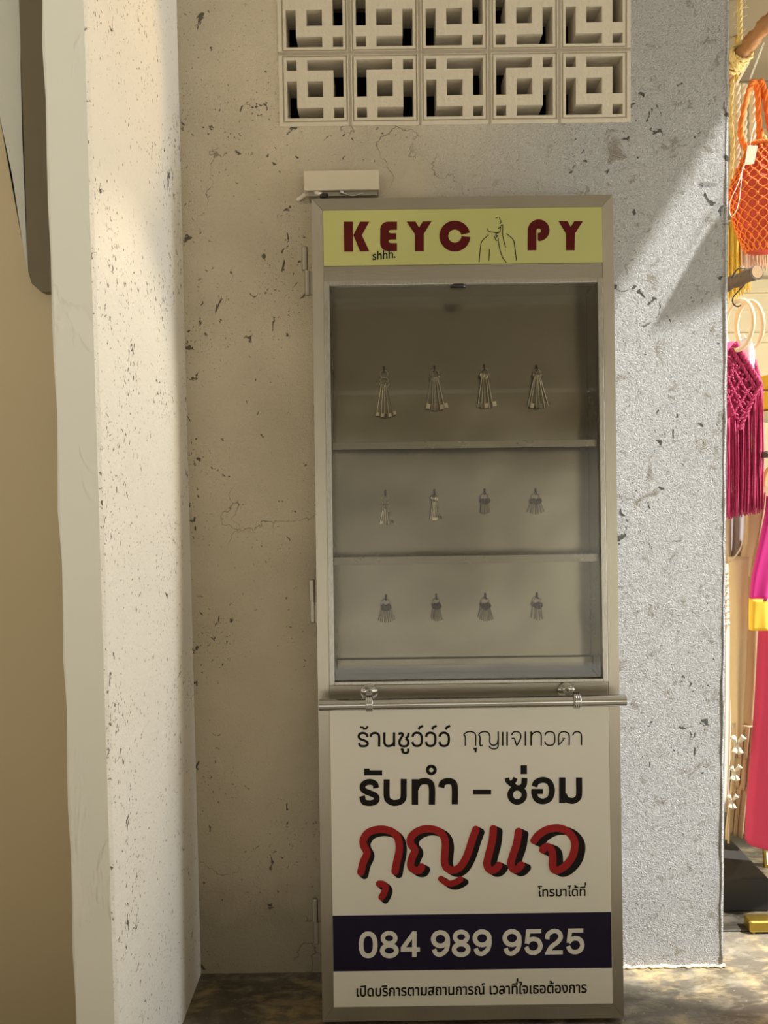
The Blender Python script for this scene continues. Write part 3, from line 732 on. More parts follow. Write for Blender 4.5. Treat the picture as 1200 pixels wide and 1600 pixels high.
for dx, dy in ((0, 0), (392, -7)):
    p = lambda q: [(x+dx, y+dy) for x, y in q]
    k.poly(p([(552, 66), (692, 64), (692, 102), (588, 104), (580, 150), (575, 199), (537, 199)]), B)
    k.stroke(p([(556, 196), (585, 165), (625, 157), (665, 173), (684, 220), (665, 266), (620, 286), (575, 273), (550, 230)]), 42, B)
k.stroke([(747, 158), (757, 112), (810, 81), (858, 96), (873, 140), (845, 185), (785, 232), (748, 296)], 42, B); k.poly([(722, 303), (893, 300), (893, 262), (745, 264)], B)
k.done('phone_number', MAT['digit'], LOW)
bpy.data.objects.remove(_to); bpy.data.curves.remove(_tc)

# push bar with its two brackets
(xa, za), (xb, zb) = cab(499, 1101.5, -0.055), cab(977, 1094, -0.055)
bm = NB(); tube(bm, [(xa, -0.055, za), (xb, -0.055, zb)], 0.0155, 28)
tube(bm, [(xa-.001, -0.055, za), (xa+.006, -.055, za)], 0.0148, 28)
BAR = part('push_bar', bm, MAT['chrome'], auto=40)
for px, py, qx in ((577, 1081, 577), (884, 1079, 900)):
    cx, cz = cab(px, py); bx, bz = cab(qx, 1099 - (qx-499)*7.5/478 + 1, -0.055)
    bm = NB(); tube(bm, [(cx, 0.0, cz), (cx, -0.006, cz), (cx, -0.010, cz)], [0.024, 0.023, 0.016], 24)
    tube(bm, catmull([(cx, -0.006, cz), (cx*.6+bx*.4, -0.024, cz-.004), (bx, -0.046, bz+.016)], 6), [0.010-.0003*i for i in range(13)], 12)
    ringp = [(bx, -0.055+0.0185*math.cos(a), bz+0.0185*math.sin(a)) for a in (2*math.pi*i/28 for i in range(28))]
    for off in (-.0055, 0, .0055): tube(bm, [(p[0]+off, p[1], p[2]) for p in ringp], 0.0042, 10, closed=True)
    for a in (0.9, 2.6, 4.3):
        sx_, sz_ = cx+.016*math.cos(a), cz+.016*math.sin(a); tube(bm, [(sx_, -.006, sz_), (sx_, -.0105, sz_), (sx_, -.0115, sz_)], [.004, .004, .002], 10)
    part('bar_bracket', bm, MAT['chrome'], BAR, auto=40)
# barrel hinges
for x0, y0, x1, y1, in ((476, 385, 481, 462), (487, 905, 489, 973), (492, 1404, 495, 1474)):
    a = cab(x0, y0, 0.02); b = cab(x1, y1, 0.02); bm = NB(); m = (a[1]+b[1])/2
    tube(bm, [(a[0], .02, a[1]), (a[0], .02, a[1]-.003), (a[0], .02, m+.0015)], [.006, .0085, .0085], 18); tube(bm, [(b[0], .02, m-.0015), (b[0], .02, b[1]+.003), (b[0], .02, b[1])], [.0085, .0085, .006], 18)
    tube(bm, [((a[0]+b[0])/2, .02, m+.004), ((a[0]+b[0])/2, .02, m-.004)], .006, 12)
    box(bm, a[0]+.004, -HW+.0005, .016, .021, b[1]+.002, m-.002)
    part('hinge', bm, MAT['frame_h'], auto=35)

# ------------------------------------------------------------------ keys on their hooks
KD = BD-0.012     # plane in which the bunches hang
def key_mesh(L, kind, bit, face):
    """hangs from the origin; kind: lever (round stem and bit), flat (modern blade)"""
    bm = NB()
    if kind == 'lever':
        tube(bm, circle((0, 0, -.0055), .0052, 14), .0014, 6, closed=True)
        if face: tube(bm, circle((0, 0, -.0055), .0062, 14, ry=.0065), .0028, 6, closed=True)
        cyl(bm, (0, 0, -.010), (0, 0, -L), .0015, 8)
        cyl(bm, (0, 0, -.0115), (0, 0, -.0135), .0024, 8)
        if bit > 0: box(bm, 0.0, bit, -.001, .001, -L+.001, -L+.001+bit*1.25)
        else: box(bm, -bit*-1, 0, -.001, .001, -L+.001, -L+.012)
    else:
        tube(bm, circle((0, 0, -.006), .0042, 12, ry=.0050), .0024, 6, closed=True)
        box(bm, -.0016, .0016, -.0009, .0009, -L, -.010)
    me = bpy.data.meshes.new('key'); bm.to_mesh(me); bm.free(); me.materials.append(MAT['keymetal' if kind == 'lever' else 'keydull'])
    for p in me.polygons: p.use_smooth = True
    me.set_sharp_from_angle(angle=R(40)); return me
rows = ('top', 'middle', 'bottom'); ordk = ('leftmost', 'second from left', 'third from left', 'rightmost')
BUN = [  # hook px, ring centre px, ring radius px, key length px, count, spread, kind, bit, face, second ring, words
    (600, 576, 586, 5.8, 53, 5, 10, 'lever', .0080, 0, (601, 597, 6.5), 'long thin keys on two linked rings'),
    (679, 575, 585, 6.8, 53, 5, 11, 'lever', .0110, 0, None, 'long keys with wide square bits'),
    (757, 573, 583, 6.0, 53, 5, 10, 'lever', .0105, 1, None, 'long keys with stacked round bows'),
    (839, 574, 583, 5.5, 53, 6, 16, 'lever', .0095, 0, None, 'long keys fanned wide apart'),
    (602, 770, 781, 5.2, 32, 5, 11, 'lever', .0065, 0, (603, 791, 4.5), 'short old keys under two rings'),
    (679, 769, 778, 3.5, 37, 5, 10, 'lever', .0065, 1, None, 'short keys with pale round bows'),
    (758, 768, 780, 6.5, 22, 5, 7, 'flat', 0, 0, None, 'small dull flat keys, shiny ring'),
    (838, 768, 780, 6.5, 22, 6, 20, 'flat', 0, 0, None, 'small flat keys fanned out'),
    (603, 934, 944, 6.5, 25, 9, 21, 'flat', 0, 0, None, 'many dark flat keys fanned out'),
    (682, 933, 943, 6.0, 25, 7, 9, 'flat', 0, 0, None, 'dark flat keys held tight'),
    (759, 932, 943, 6.5, 25, 8, 17, 'flat', 0, 0, None, 'thin pale flat keys spread'),
    (840, 931, 943, 6.5, 25, 4, 7, 'flat', 0, 0, None, 'few narrow dark keys')]
kscale = cab(601, 800, KD)[0]-cab(600, 800, KD)[0]
cabM = Matrix.Translation((CX, CY, CZ)) @ Matrix.Rotation(-PITCH, 4, 'X')
hk = None
for i, (hx, hy, ry_, rr, kl, cnt, spr, kind, bit, face, second, words) in enumerate(BUN):
    x, z = cab(hx, hy, KD)
    if hk is None:
        bm = NB(); box(bm, -.0028, .0028, BD-.004, BD-.0003, -.009, .009, .0008); tube(bm, catmull([(0, BD-.003, -.004), (0, KD-.004, -.0075), (0, KD-.006, -.003)], 5), .0017, 8)
        hk = part('hook', bm, MAT['hook']); h = hk
    else: h = hk.copy(); COL.objects.link(h)
    h.location = (x, 0, z)
    rx, rz = cab(hx+.5, ry_, KD); r = rr*kscale
    T = thing('key_bunch', 'bunch of %s, %s in %s row' % (words, ordk[i % 4], rows[i // 4]), 'keys', cabM @ Vector((x, KD, z-.006)), (-PITCH, 0, 0), 'key bunches on hooks in the showcase')
    bm = NB(); tube(bm, circle((0, 0, -r+.001), r, 28), .0011, 6, closed=True); link('key_ring', bm, MAT['keymetal'], T, smooth=True)
    low = -2*r+.001; kr = r
    if second:
        r2 = second[2]*kscale; bm = NB(); tube(bm, [Vector((p.x, p.y*.3+.0012, p.z)) for p in circle((0, 0, low-r2+.002), r2, 28)], .0011, 6, closed=True); link('key_ring', bm, MAT['keymetal'], T, smooth=True)
        low -= 2*r2-.002; kr = r2
    L = kl*kscale; me = key_mesh(L, kind, bit, 0); me2 = key_mesh(L, kind, bit, 1) if face else me
    for j in range(cnt):
        t = (j-(cnt-1)/2)/max(1, (cnt-1)/2)
        o = bpy.data.objects.new('key', me2 if face and j < 2+face else me); COL.objects.link(o); o.parent = T
        o.location = (t*kr*.62, -.0055+.0025*((j*2) % 4)*.6+t*.0012, low+abs(t)**2*kr*.35+.004)
        o.rotation_euler = (0, R(-t*spr+random.uniform(-1.5, 1.5)), R(random.uniform(-14, 14) if kind == 'flat' else random.uniform(-38, 30)))

# ------------------------------------------------------------------ white box and cable above the cabinet
p0 = at(475, 297.5, WALL-.065); p1 = at(592, 265, WALL-.065)
T = thing('junction_box', 'cream metal box on the wall over the left corner of the cabinet', 'box', ((p0.x+p1.x)/2, WALL, p0.z))
w2 = (p1.x-p0.x)/2; hh = p1.z-p0.z
bm = NB(); box(bm, -w2, w2, -.065, -.006, 0, hh, .002); link('cover', bm, MAT['white_box'], T)
bm = NB(); box(bm, -w2+.01, w2-.006, -.055, -.001, -.012, -.0005, .001); box(bm, -w2+.02, w2-.02, -.0055, -.0005, .002, hh+.008, .001); link('base_plate', bm, MAT['frame_h'], T)
bm = NB(); tube(bm, [(0.0, -.058, -.004), (0.0, -.066, -.006)], .006, 12); tube(bm, catmull([(.0, -.062, -.006), (.03, -.064, -.016), (.06, -.066, -.010)], 5), .002, 6); link('bracket_screw', bm, MAT['steel_edge'], T, smooth=True)
bm = NB(); tube(bm, [(.004, -.030, hh), (.004, -.030, hh+.008)], .008, 14); link('grommet', bm, MAT['hook'], T)
q = [at(x, y, WALL-d) for x, y, d in ((464, 313, .002), (470, 309, .012), (478, 303, .03), (488, 300.5, .045), (497, 302, .055), (508, 306, .06))]
bm = NB(); tube(bm, catmull(q, 6), [.0052+(.0012 if (i//2) % 2 else 0) for i in range(31)], 10)
bm2 = NB(); tube(bm2, [q[-1]-Vector((.012, -.004, -.002)), q[-1]+Vector((.006, -.004, -.002))], .0075, 12)
cb = link('cable', bm, MAT['cable'], smooth=True); link('cable_end', bm2, MAT['hook'], cb)
tag(cb, 'short pale cable stub poking from the wall left of the cream box', 'cable')

# ------------------------------------------------------------------ the shop at the right
def fuzz(bm, pts, n, ln, r=.0006):
    for _ in range(n):
        i = random.randrange(len(pts)-1); p = Vector(pts[i]).lerp(Vector(pts[i+1]), random.random())
        d = Vector((random.uniform(-1, 1), random.uniform(-.6, .6), random.uniform(-.5, .6))).normalized()*ln*random.uniform(.4, 1)
        tube(bm, [p, p+d*.5+Vector((0, 0, random.uniform(-.004, .004))), p+d], r, 4)
def twist(bm, pts, r, strands=3, turns=1.0, seg=6):
    """laid rope: strands wound round the path"""
    P = [Vector(p) for p in pts]; N = len(P)
    for s in range(strands):
        q = []
        for i in range(N):
            d = (P[min(i+1, N-1)]-P[max(i-1, 0)]).normalized(); a = d.orthogonal().normalized(); b = d.cross(a)
            up = Vector((0, 1, 0)) if abs(d.y) < .9 else Vector((1, 0, 0)); a = d.cross(up).normalized(); b = d.cross(a)
            ph = 2*math.pi*(s/strands + turns*i); q.append(P[i]+(a*math.cos(ph)+b*math.sin(ph))*r*.55)
        tube(bm, q, r*.62, seg)
def lerpn(a, b, n): return [Vector(a).lerp(Vector(b), i/n) for i in range(n+1)]
YB = 2.50
# upper branch slung in a rope
def bend(pts, n): return catmull(pts, n)
br = catmull([at(1128, 128, YB+.06), at(1150, 95, YB), at(1176, 62, YB-.06), at(1203, 33, YB-.12), at(1240, 0, YB-.16)], 8)
bm = NB(); tube(bm, br, [.024+.003*math.sin(i*.9)+.002*math.sin(i*2.3) for i in range(len(br))], 14)
for i, s in ((12, 1), (19, -1), (24, 1)): tube(bm, [br[i], br[i]+Vector((.012*s, -.022, .012)), br[i]+Vector((.016*s, -.028, .018))], [.012, .009, .005], 8)
link_br = tag(link('branch_rail', bm, MAT['bark_light'], smooth=True), 'peeled brown branch slung in jute rope at the top right', 'branch')
T = thing('jute_rope', 'frayed yellow jute rope holding the peeled branch at top right', 'rope', at(1156, 80, YB))
base = at(1156, 80, YB)
pts = lerpn(at(1155, -110, YB-.01), at(1156.5, 74, YB-.01), 40); pts = [p-base for p in pts]
bm = NB(); twist(bm, pts, .0075, 3, .16); fuzz(bm, pts, 46, .034); link('hanging_length', bm, MAT['rope'], T, smooth=True)
bm = NB(); ax = (br[12]-br[4]).normalized()
for k in range(6):
    c = br[5].lerp(br[11], k/5)-base; a = ax.orthogonal().normalized(); b = ax.cross(a)
    twist(bm, [c+(a*math.cos(t)+b*math.sin(t))*(.031+.002*(k % 2))+ax*.008*math.sin(t+k) for t in (2*math.pi*i/26 for i in range(27))], .0062, 2, .2)
fuzz(bm, [br[5]-base, br[11]-base], 10, .05); link('lashing', bm, MAT['rope'], T, smooth=True)
pts = [at(1143.5+1.5*math.sin(i*.5), 96+i*8.5, YB+.03)-base for i in range(26)]
bm = NB(); twist(bm, pts, .0065, 3, .17); fuzz(bm, pts, 14, .02); link('loose_end', bm, MAT['rope'], T, smooth=True)

# strings holding the bags
def strings(name, prs, label):
    bm = NB()
    for a, b in prs:
        tube(bm, lerpn(a, b, 6), .0011, 5); d = Vector((.004, .002, 0)); tube(bm, lerpn(Vector(a)+d, Vector(b)+d, 6), .0011, 5)
    return tag(link(name, bm, MAT['string'], smooth=True), label, 'string')
strings('bag_string', [(at(1193, 66, YB-.1), at(1171, 124, YB-.08))], 'white loop of string from the branch to the orange bag handle')
strings('bag_string', [(at(1170, 96, YB), at(1150, 132, YB+.03)), (at(1166, 100, YB), at(1148, 134, YB+.03))], 'white strings from the branch to the cream strap behind')

# cream knotted bag straps behind
T = thing('cream_bag', 'cream knotted cord bag straps hanging behind the orange net bag', 'bag', at(1165, 240, YB+.06)); base = at(1165, 240, YB+.06)
for n, (xa, xb, dx) in enumerate(((1152, 1151, 0), (1162, 1161, 1), (1176, 1178, 2))):
    pts = [at(xa+(xb-xa)*i/36, 132+(330-132)*i/36, YB+.05)-base for i in range(37)]
    bm = NB(); twist(bm, pts, .0105, 3, .13, 7); link('strap', bm, MAT['cream_cord'], T, smooth=True)
c = at(1190, 345, YB+.08)-base
bm = NB(); bmesh.ops.create_uvsphere(bm, u_segments=24, v_segments=16, radius=1.0)
for v in bm.verts: v.co = Vector((v.co.x*.075, v.co.y*.04, v.co.z*.085))+c
link('pouch', bm, MAT['cream_cord'], T, smooth=True)

# orange net bag
OB = at(1188, 400, YB-.08)
T = thing('net_bag', 'orange knotted net bag with red lining hanging by the wall edge', 'bag', OB)
hh = at(1188, 232, YB-.08).z-OB.z
def bag_pt(u, t, grow=0.0):
    """u angle, t 0 bottom .. 1 mouth"""
    rx = (.108*math.sin(math.pi*min(1, (t*.62+.13)))**.75*(1.0 if t < .6 else 1-.42*(t-.6)/.4)) + grow
    ry = rx*.55
    return Vector((.012+rx*math.cos(u), ry*math.sin(u), hh*t+.012))
bm = NB(); rows_ = []
for i in range(19): rows_.append([bm.verts.new(bag_pt(2*math.pi*j/40, i/18)) for j in range(40)])
for a, b in zip(rows_, rows_[1:]):
    for j in range(40): bm.faces.new((a[j], a[(j+1) % 40], b[(j+1) % 40], b[j]))
bm.faces.new(rows_[0][::-1]); link('lining', bm, MAT['orange_lining'], T, smooth=True)
bm = NB(); NU = 20; NV = 11
for s in (-1, 1):
    for j in range(NU):
        q = []
        for i in range(NV*4+1):
            t = i/(NV*4); zig = .5*math.sin(math.pi*t*NV)*s
            q.append(bag_pt(2*math.pi*(j+zig)/NU, t, .003+.0015*math.cos(math.pi*t*NV*2)))
        tube(bm, q, .0021, 5)
for i in range(NV):
    for j in range(NU):
        p = bag_pt(2*math.pi*(j+.5)/NU, (i+.5)/NV, .005)
        tube(bm, [p+Vector((-.004, 0, 0)), p, p+Vector((.004, 0, 0))], [.0025, .0042, .0025], 6)
link('net', bm, MAT['orange'], T, smooth=True)
bm = NB(); twist(bm, [bag_pt(2*math.pi*i/60, 1.0, .003) for i in range(61)], .006, 3, .2); link('rim', bm, MAT['orange'], T, smooth=True)
top = at(1180, 128, YB-.08)-OB
for pts in ([bag_pt(2.9, .95), at(1157, 205, YB-.1)-OB, at(1168, 150, YB-.1)-OB, at(1177, 128, YB-.08)-OB, at(1184, 148, YB-.07)-OB, at(1187, 200, YB-.06)-OB, bag_pt(4.6, .95)],
            [bag_pt(.3, .95), at(1203, 200, YB-.05)-OB, at(1195, 145, YB-.06)-OB, at(1188, 127, YB-.07)-OB, at(1186, 150, YB-.05)-OB, at(1186, 205, YB-.04)-OB, bag_pt(1.6, .95)]):
    bm = NB(); twist(bm, catmull(pts, 9), .0085, 3, .11, 7); link('handle', bm, MAT['orange'], T, smooth=True)
bm = NB(); q = [at(x, y, YB-.15)-OB for x, y in ((1168, 227), (1184, 228), (1178, 256), (1163, 258))]
prism(bm, [(v.x, v.z) for v in q], q[0].y-.001, q[0].y); link('price_tag', bm, MAT['tag'], T)
bm = NB(); tube(bm, catmull([at(1172, 228, YB-.15)-OB, at(1176, 205, YB-.13)-OB, at(1181, 190, YB-.1)-OB], 5), .0009, 5)
tube(bm, catmull([at(1163, 258, YB-.15)-OB, at(1152, 290, YB-.16)-OB, at(1140, 318, YB-.15)-OB, at(1143, 338, YB-.15)-OB, at(1154, 318, YB-.16)-OB, at(1160, 262, YB-.15)-OB], 5), .0010, 5); link('tag_string', bm, MAT['string'], T)

# fringed bags behind, under the orange bag
def fringe(bm, x0, x1, y0, y1, Y, n, rad=.0016, jit=2.0, dep=.02, slope=0):
    for i in range(n):
        x = x0+(x1-x0)*(i+random.random()*.6)/n; Yd = Y+random.uniform(-dep, dep)
        a = at(x, y0+random.uniform(-3, 3)+slope*(x-x0)/(x1-x0), Yd); e1 = y1+random.uniform(-6, 6)+slope*(x-x0)/(x1-x0)
        b = at(x+random.uniform(-jit, jit), e1, Yd); m = a.lerp(b, .5)+Vector((random.uniform(-.004, .004), random.uniform(-.004, .004), 0))
        tube(bm, catmull([a, m, b], 3), rad, 5)
bm = NB(); fringe(bm, 1134, 1170, 352, 470, YB+.20, 70, .0022, 3, .035, -20); fb = link('fringe_bag', bm, MAT['yellow_cord'], smooth=True)
bm = NB(); twist(bm, [at(1149, 365, YB+.20)+Vector((0, 0, 1))*(3.05-at(1149, 365, YB+.20).z)*i/60 for i in range(61)], .006, 3, .15); link('strap', bm, MAT['yellow_cord'], fb, smooth=True)
tag(fb, 'mustard yellow fringed bag hanging behind the dark branch end', 'bag')
bm = NB(); fringe(bm, 1158, 1215, 370, 418, YB+.03, 60, .0024, 5, .03); tag(link('fringe_bag', bm, MAT['pinkish_cord'], smooth=True), 'pale pink fringe hanging just under the orange net bag', 'bag')

# lower dark branch with sawn end
YD = 2.40
a = at(1118, 452, YD+.10); b = at(1183, 425, YD-.10)
T = thing('sawn_branch', 'thick dark branch with a pale sawn end pointing at the viewer', 'branch', a)
ax = (b-a); bm = NB(); n = 14; tube(bm, [ax*(i/n)+Vector((0, 0, .002*math.sin(i*1.3))) for i in range(n+1)], [.0215+.0012*math.sin(i*1.9) for i in range(n+1)], 18); link('bark', bm, MAT['bark_dark'], T, auto=50)
bm = NB(); tube(bm, [ax*.999, ax*1.006], [.0195, .0185], 18); link('sawn_end', bm, MAT['cut_wood'], T, auto=30)
# wire hook
hb = at(1160, 470, YD)
pts = [at(x, y, YD-.035) for x, y in ((1143, 434), (1152, 421), (1163, 419))] + [at(x, y, YD-.03) for x, y in ((1172, 428), (1166, 441), (1153, 456), (1145, 466), (1146, 475), (1152, 479), (1158, 477))]
bm = NB(); tube(bm, catmull(pts, 5), .0022, 8); tag(link('wire_hook', bm, MAT['wire'], smooth=True), 'bent dark wire hook hanging from the sawn branch', 'hook')

# magenta bag with wooden ring handles
MB = at(1160, 700, YD)
T = thing('ring_handle_bag', 'magenta knotted cord bag with wooden ring handles and long fringe', 'bag', MB)
for (cx, cy, rx, ry, Y, tilt) in ((1154, 508, 12.5, 38, YD-.03, 6), (1171, 508, 11.0, 36, YD+.02, -8)):
    c = at(cx, cy, Y)-MB; k = Y/F
    bm = NB(); pts = [c+Vector((rx*k*math.cos(t)+math.sin(R(tilt))*ry*k*math.sin(t)*.35, -.040*math.cos(t), ry*k*math.sin(t))) for t in (2*math.pi*i/48 for i in range(48))]
    tube(bm, pts, .0075, 10, closed=True); link('ring_handle', bm, MAT['ring_wood'], T, smooth=True)
# V-shaped knotted flap, thick with relief of cords
def mpt(x, y, Y=YD): return at(x, y, Y)-MB
out = [(1128, 536), (1146, 533), (1152, 548), (1162, 570), (1178, 590), (1187, 600), (1180, 622), (1168, 650), (1155, 674), (1143, 660), (1128, 640)]
bm = NB(); q = [mpt(x, y, YD-.02) for x, y in out]; prism(bm, [(v.x, v.z) for v in q], q[0].y, q[0].y+.03); bmesh.ops.triangulate(bm, faces=bm.faces)
for (p0, p1, r) in [((1148, 536), (1187, 600), 5.5), ((1143, 545), (1180, 606), 3.5), ((1187, 600), (1155, 672), 4.0), ((1136, 560), (1172, 622), 2.6), ((1172, 606), (1143, 650), 2.6), ((1160, 590), (1134, 632), 2.4), ((1132, 578), (1160, 640), 2.4), ((1149, 576), (1131, 604), 2.4), ((1130, 600), (1150, 655), 2.4), ((1180, 615), (1152, 662), 2.4)]:
    twist(bm, [mpt(p0[0]+(p1[0]-p0[0])*i/30, p0[1]+(p1[1]-p0[1])*i/30, YD-.024) for i in range(31)], r*YD/F*.8, 3, .12, 6)
for _ in range(130):
    x = random.uniform(1134, 1180); y = random.uniform(545, 655)
    if y < 536+(x-1148)*1.64+6 or y > 674-abs(x-1155)*2.2+(-6): continue
    p = mpt(x, y, YD-.023); tube(bm, [p+Vector((-.004, 0, .002)), p+Vector((0, -.003, 0)), p+Vector((.004, 0, -.002))], [.0025, .0042, .0025], 6)
link('knotted_flap', bm, MAT['magenta'], T, smooth=True)
bm = NB(); q = [(1160, 575), (1168, 530), (1174, 536), (1186, 588), (1183, 604), (1172, 594)]; v = [mpt(x, y, YD+.025) for x, y in q]; prism(bm, [(p.x, p.z) for p in v], v[0].y, v[0].y+.02)
twist(bm, [mpt(1168+(1186-1168)*i/24, 533+(600-533)*i/24, YD+.022) for i in range(25)], .010, 3, .12, 6); link('back_flap', bm, MAT['magenta'], T, smooth=True)
bm = NB(); bmesh.ops.create_icosphere(bm, subdivisions=3, radius=1.0)
c = mpt(1166, 558, YD+.004)
for p in bm.verts:
    k_ = 1+.25*math.sin(p.co.x*5+p.co.z*3)*math.cos(p.co.y*6+p.co.x*2); p.co = Vector((p.co.x*.026, p.co.y*.014, p.co.z*.062))*k_+c
link('stuffing_paper', bm, MAT['paper'], T, smooth=True)
bm = NB()
def fr2(x0, x1, ya, yb, n, Y):
    for i in range(n):
        t = (i+random.random())/n; x = x0+(x1-x0)*t; Yd = Y+random.uniform(-.02, .02)
        e1 = yb-11*(x-1135)/55+random.uniform(-6, 5); s0 = ya(x)+random.uniform(-3, 5)
        a = mpt(x, s0, Yd); b = mpt(x+random.uniform(-2.5, 2), e1, Yd); m = a.lerp(b, .5)+Vector((random.uniform(-.004, .004), random.uniform(-.004, .004), 0))
        tube(bm, catmull([a, m, b], 4), .0019, 5)
fr2(1128, 1192, lambda x: 668-abs(x-1155)*1.9 if x > 1155 else 655, 808, 120, YD-.01)
f_ = link('fringe', bm, MAT['magenta'], T, smooth=True); f_['kind'] = 'stuff'

# garments: closed cloth tubes with folds, from outline rows (px y, left px, right px)
def cloth_bm(bm, rws, Y, base, folds=5, amp=.006, dep=.022, sub=5, seed=0, skirt=0):
    rr = catmull([(r[0], r[1], r[2]) for r in rws], sub); N = 44; rings = []
    for i, r in enumerate(rr):
        l = at(r.y, r.x, Y); g = at(r.z, r.x, Y); c = (l+g)/2; hw = (g.x-l.x)/2; ring_ = []
        d = dep*(1+skirt*i/len(rr))
        for j in range(N):
            u = 2*math.pi*j/N; f = 1+0.0; fo = amp*math.sin(folds*u+seed+.05*i)*(0.4+.6*i/len(rr))
            ring_.append(bm.verts.new(Vector((c.x+(hw+fo*.4)*math.cos(u), c.y+d*math.sin(u)+fo*(1.4 if math.sin(u) < 0 else .5), c.z))-base))
        rings.append(ring_)
    for a, b in zip(rings, rings[1:]):
        for j in range(N): bm.faces.new((a[j], b[j], b[(j+1) % N], a[(j+1) % N]))
    bm.faces.new(rings[0]); bm.faces.new(rings[-1][::-1]); return bm
YG = 2.52
# rail the garments hang on, along the shop wall behind the bags
ra, rb = at(1172, 716, YG-.06), at(1172, 716, YG-.06)
rail_z = at(1172, 712, YG).z
bm = NB(); cyl(bm, (1.225, YG-.16, rail_z), (1.32, YG+.9, rail_z), .011, 14); tag(link('clothes_rail', bm, MAT['bark_dark'], smooth=True), 'dark clothes rail hidden behind the magenta fringe', 'rail')

# cream garment, only a sliver by the wall edge
base = at(1138, 1270, YG+.12); T = thing('cream_blouse', 'cream blouse with lace ruffle showing as a sliver beside the wall edge', 'blouse', base)
bm = NB(); cloth_bm(bm, [(760, 1128, 1146), (880, 1124, 1142), (1000, 1124, 1141), (1130, 1124, 1141), (1266, 1122, 1137)], YG+.12, base, 4, .003, .02); link('body', bm, MAT['cream_cloth'], T, smooth=True)
bm = NB()
for k_ in range(9):
    y = 895+k_*10; pts = [at(1131+9*t/12, y+2.5*math.sin(t*1.9+k_), YG+.09-.006*math.sin(t*2.2+k_))-base for t in range(13)]; tube(bm, pts, .0045, 6)
link('lace_ruffle', bm, MAT['cream_cord'], T, smooth=True)

# beige sleeveless dress with ribbon bows
base = at(1150, 1310, YG); T = thing('beige_dress', 'pale beige sleeveless dress with ribbon bows down the front', 'dress', base)
bm = NB(); cloth_bm(bm, [(870, 1138, 1172), (905, 1139, 1170), (980, 1141, 1168), (1060, 1141, 1165), (1110, 1143, 1161), (1150, 1145, 1159), (1166, 1146, 1157)], YG-.03, base, 4, .004, .022); link('bodice', bm, MAT['beige'], T, smooth=True)
bm = NB(); cloth_bm(bm, [(770, 1166, 1196), (800, 1164, 1192), (840, 1164, 1184), (872, 1158, 1176), (900, 1160, 1171)], YG-.03, base, 3, .003, .018); link('shoulder', bm, MAT['beige'], T, smooth=True)
bm = NB(); cloth_bm(bm, [(770, 1124, 1140), (830, 1124, 1139), (880, 1126, 1138)], YG-.01, base, 3, .003, .018); link('shoulder', bm, MAT['beige'], T, smooth=True)
bm = NB(); tube(bm, catmull([at(x, y, YG-.053)-base for x, y in ((1164, 790), (1163, 830), (1159, 852), (1150, 868), (1139, 878))], 6), .0028, 7); link('armhole_binding', bm, MAT['cream_cloth'], T, smooth=True)
bm = NB(); cloth_bm(bm, [(770, 1134, 1166), (830, 1135, 1165), (876, 1136, 1160)], YG+.04, base, 6, .004, .012); link('inside', bm, MAT['lining_grey'], T, smooth=True)
def ribbon(bm, px_, wpx, Y):
    q = catmull([(x, y, 0) for x, y in px_], 5); L = []; Rr = []
    for i, p in enumerate(q):
        yy = Y-.004*math.sin(i*.35); a = at(p.x-wpx/2, p.y, yy)-base; b = at(p.x+wpx/2, p.y, yy)-base; L.append(a); Rr.append(b)
    for off in (0, .0022):
        for i in range(len(q)-1):
            pass
    A = [bm.verts.new(v) for v in L]; B_ = [bm.verts.new(v) for v in Rr]; C = [bm.verts.new(v+Vector((0, .0022, 0))) for v in L]; D_ = [bm.verts.new(v+Vector((0, .0022, 0))) for v in Rr]
    for i in range(len(q)-1):
        bm.faces.new((A[i], A[i+1], B_[i+1], B_[i])); bm.faces.new((C[i], D_[i], D_[i+1], C[i+1])); bm.faces.new((A[i], C[i], C[i+1], A[i+1])); bm.faces.new((B_[i], B_[i+1], D_[i+1], D_[i]))
    bm.faces.new((A[0], B_[0], D_[0], C[0])); bm.faces.new((A[-1], C[-1], D_[-1], B_[-1]))
for pts in ([(1148, 1130), (1147, 1180), (1144, 1220), (1141, 1250), (1136, 1290), (1135, 1312)], [(1146, 1130), (1143, 1180), (1146, 1215), (1141, 1255), (1139, 1290), (1138.5, 1318)]):
    bm = NB(); ribbon(bm, pts, 3.2, YG-.06); link('ribbon', bm, MAT['beige'], T, smooth=True)
def bow(cx, cy, s):
    bm = NB(); c = at(cx, cy, YG-.075)-base; k_ = s*YG/F
    for (dx, dz, l) in ((.75, 1.0, 1), (-.55, .9, .9), (.35, -1.0, 1), (-.4, -.95, .8)):
        e = c+Vector((dx, -.25, dz))*13*k_; n = 7; pts = [c.lerp(e, i/n) for i in range(n+1)]
        tube(bm, pts, [k_*(1.2+3.4*(i/n)**.8) for i in range(n+1)], 10)
    tube(bm, circle(c, 2.4*k_, 14, 'xz'), 1.5*k_, 6, closed=True); link('bow', bm, MAT['cream_cloth'], T, smooth=True)
for x, y, s in ((1151, 1163, 1.0), (1147, 1207, .85), (1143, 1252, .75)): bow(x, y, s)

